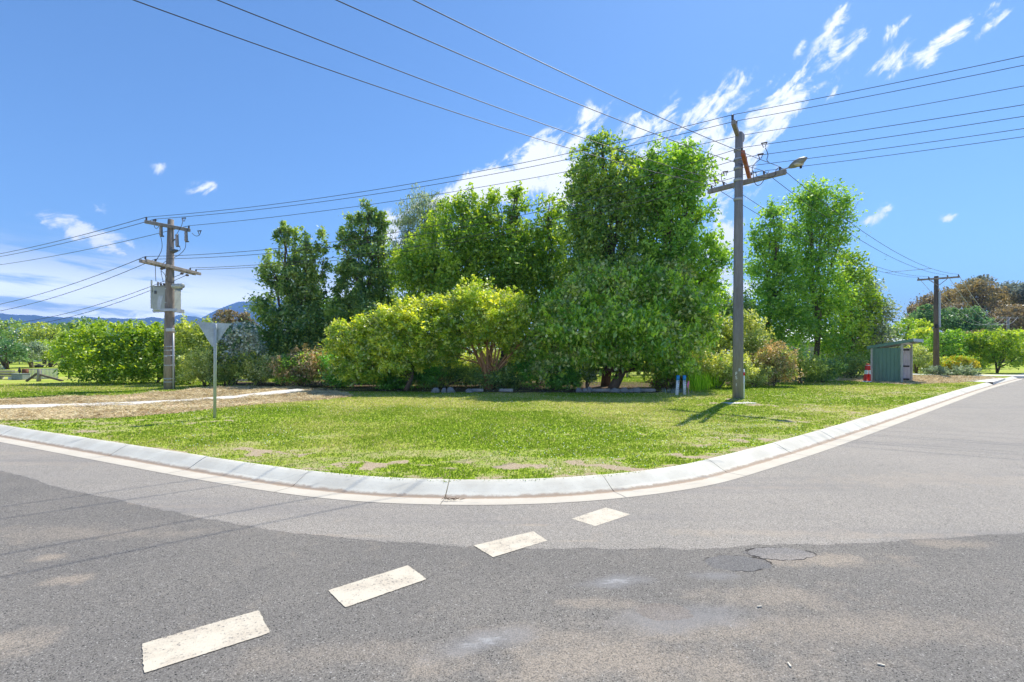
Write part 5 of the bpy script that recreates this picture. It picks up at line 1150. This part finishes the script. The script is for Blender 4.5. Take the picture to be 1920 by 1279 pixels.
p = G(10, 712); t = thing('timber_stack', 'stack of weathered planks on blocks at the left edge of the paddock', 'timber stack', p)
for k in range(5): mb = MB(); mb.box(p+Vector((random.Random(k).uniform(-.08,.08)-.1, .2*(k % 2), .20+.075*k)), (1.3-.05*k, .22, .055), rz=.03*k-.05); mb.build('plank', WOODG, t)
for sx in (-.45, .35): mb = MB(); mb.box(p+Vector((sx, .1, .08)), (.2, .4, .16)); mb.build('block', PATHM, t)
p = G(-5, 693, GH); t = thing('roof_rack', 'sloping pale slatted frame lying in the paddock behind the planks', 'frame', p)
for k in range(6): a = p+Vector((-.9+k*.22, 0, .62-.02*k)); mb = MB(); mb.beam(a, a+Vector((1.0, -.4, -.60)), .07, .05); mb.build('slat', SHEETL if k % 2 else WOODG, t)
p = G(99, 688); t = thing('picnic_table', 'dark wooden picnic table on the far paddock grass', 'table', p); w_ = .55
mb = MB(); mb.box(p+Vector((0,0,.42)), (w_*2,.5,.05)); mb.build('tabletop', WOODG, t)
for sy in (-.42, .42): mb = MB(); mb.box(p+Vector((0,sy,.25)), (w_*2,.18,.04)); mb.build('bench', WOODG, t)
for sx in (-.4, .4): mb = MB(); mb.beam(p+Vector((sx,-.4,.0)), p+Vector((sx,.05,.42)), .06, .06); mb.beam(p+Vector((sx,.4,.0)), p+Vector((sx,-.05,.42)), .06, .06); mb.build('leg', POLEK, t)
p = G(73, 689.5); t = thing('fire_pit', 'small dark fire pit ring on the far paddock grass', 'fire pit', p); mb = MB(); mb.tube([p+Vector((0,0,0)), p+Vector((0,0,.22)), p+Vector((0,0,.24))], [.32,.40,.36], 14); mb.build('ring', RAILK, t, True); mb = MB(); [mb.tube([p+Vector((math.cos(a)*.3, math.sin(a)*.3, .24)), p+Vector((-math.cos(a)*.1, -math.sin(a)*.1, .36))], .04, 6) for a in (0, 1.2, 2.4, 4)]; mb.build('firewood', WOODG, t)
p = G(18, 683, GH); t = thing('parked_trailer', 'small pale box trailer parked among the far bushes at left', 'trailer', p); mb = MB(); mb.box(p+Vector((0,0,.6)), (1.7,1.1,.55), bev=.05); mb.build('body', WHITE, t)
for sx in (-.35, .35): mb = MB(); mb.tube([p+Vector((sx,-.6,.28)), p+Vector((sx,-.48,.28))], .27, 14); wl = mb.build('wheel', BLACK, t, True); mb = MB(); mb.tube([p+Vector((sx,-.62,.28)), p+Vector((sx,-.6,.28))], .14, 12); mb.build('rim', GALV, wl, True)
mb = MB(); mb.beam(p+Vector((.85,0,.4)), p+Vector((1.6,0,.4)), .07, .07); mb.build('drawbar', GALV, t)
# distant pole at the right
p = Vector((X_(1890, 78), 78, GH)); t = thing('power_pole', 'distant pale power pole in front of the rusty mound', 'power pole', p); zt = H_(594, 78)
mb = MB(); mb.tube([p, (p.x, p.y, zt)], .17, 8); mb.build('pole', WOODG, t, True); mb = MB(); mb.beam((p.x-1.7, p.y, zt-.2), (p.x+1.7, p.y, zt-.2), .12, .14); mb.build('crossarm', WOODG, t)
LWIRE = simple('bright_wire', (.45,.46,.46), .5)
for k, q in enumerate((-1.5, -.5, .5, 1.5)):
    a = FT[k]; b = Vector((p.x+q, p.y, zt)); N = 24; mb = MB(); mb.tube([a.lerp(b, i/N)+Vector((0,0,-4*2.2*(i/N)*(1-i/N))) for i in range(N+1)], .016, 4); tag(mb.build('overhead_wire', LWIRE, None, True, a), '%s of four drooping wires between far pole and distant pale pole' % ['leftmost','second from left','third from left','rightmost'][k], 'power line')

# ------------------------------------------------------------------ air
m, g, out = newmat('haze'); pv = g.new('ShaderNodeVolumePrincipled'); pv.inputs['Color'].default_value = (.25,.48,1.0,1); pv.inputs['Density'].default_value = 0.00021; pv.inputs['Anisotropy'].default_value = .1
g.l.new(pv.outputs[0], out.inputs['Volume'])
mb = MB(); mb.box((0, 2600, 275), (15000, 7000, 552)); hz = mb.build('haze', m); tag(hz, 'thin blue air over the whole valley', 'haze', kind='stuff')
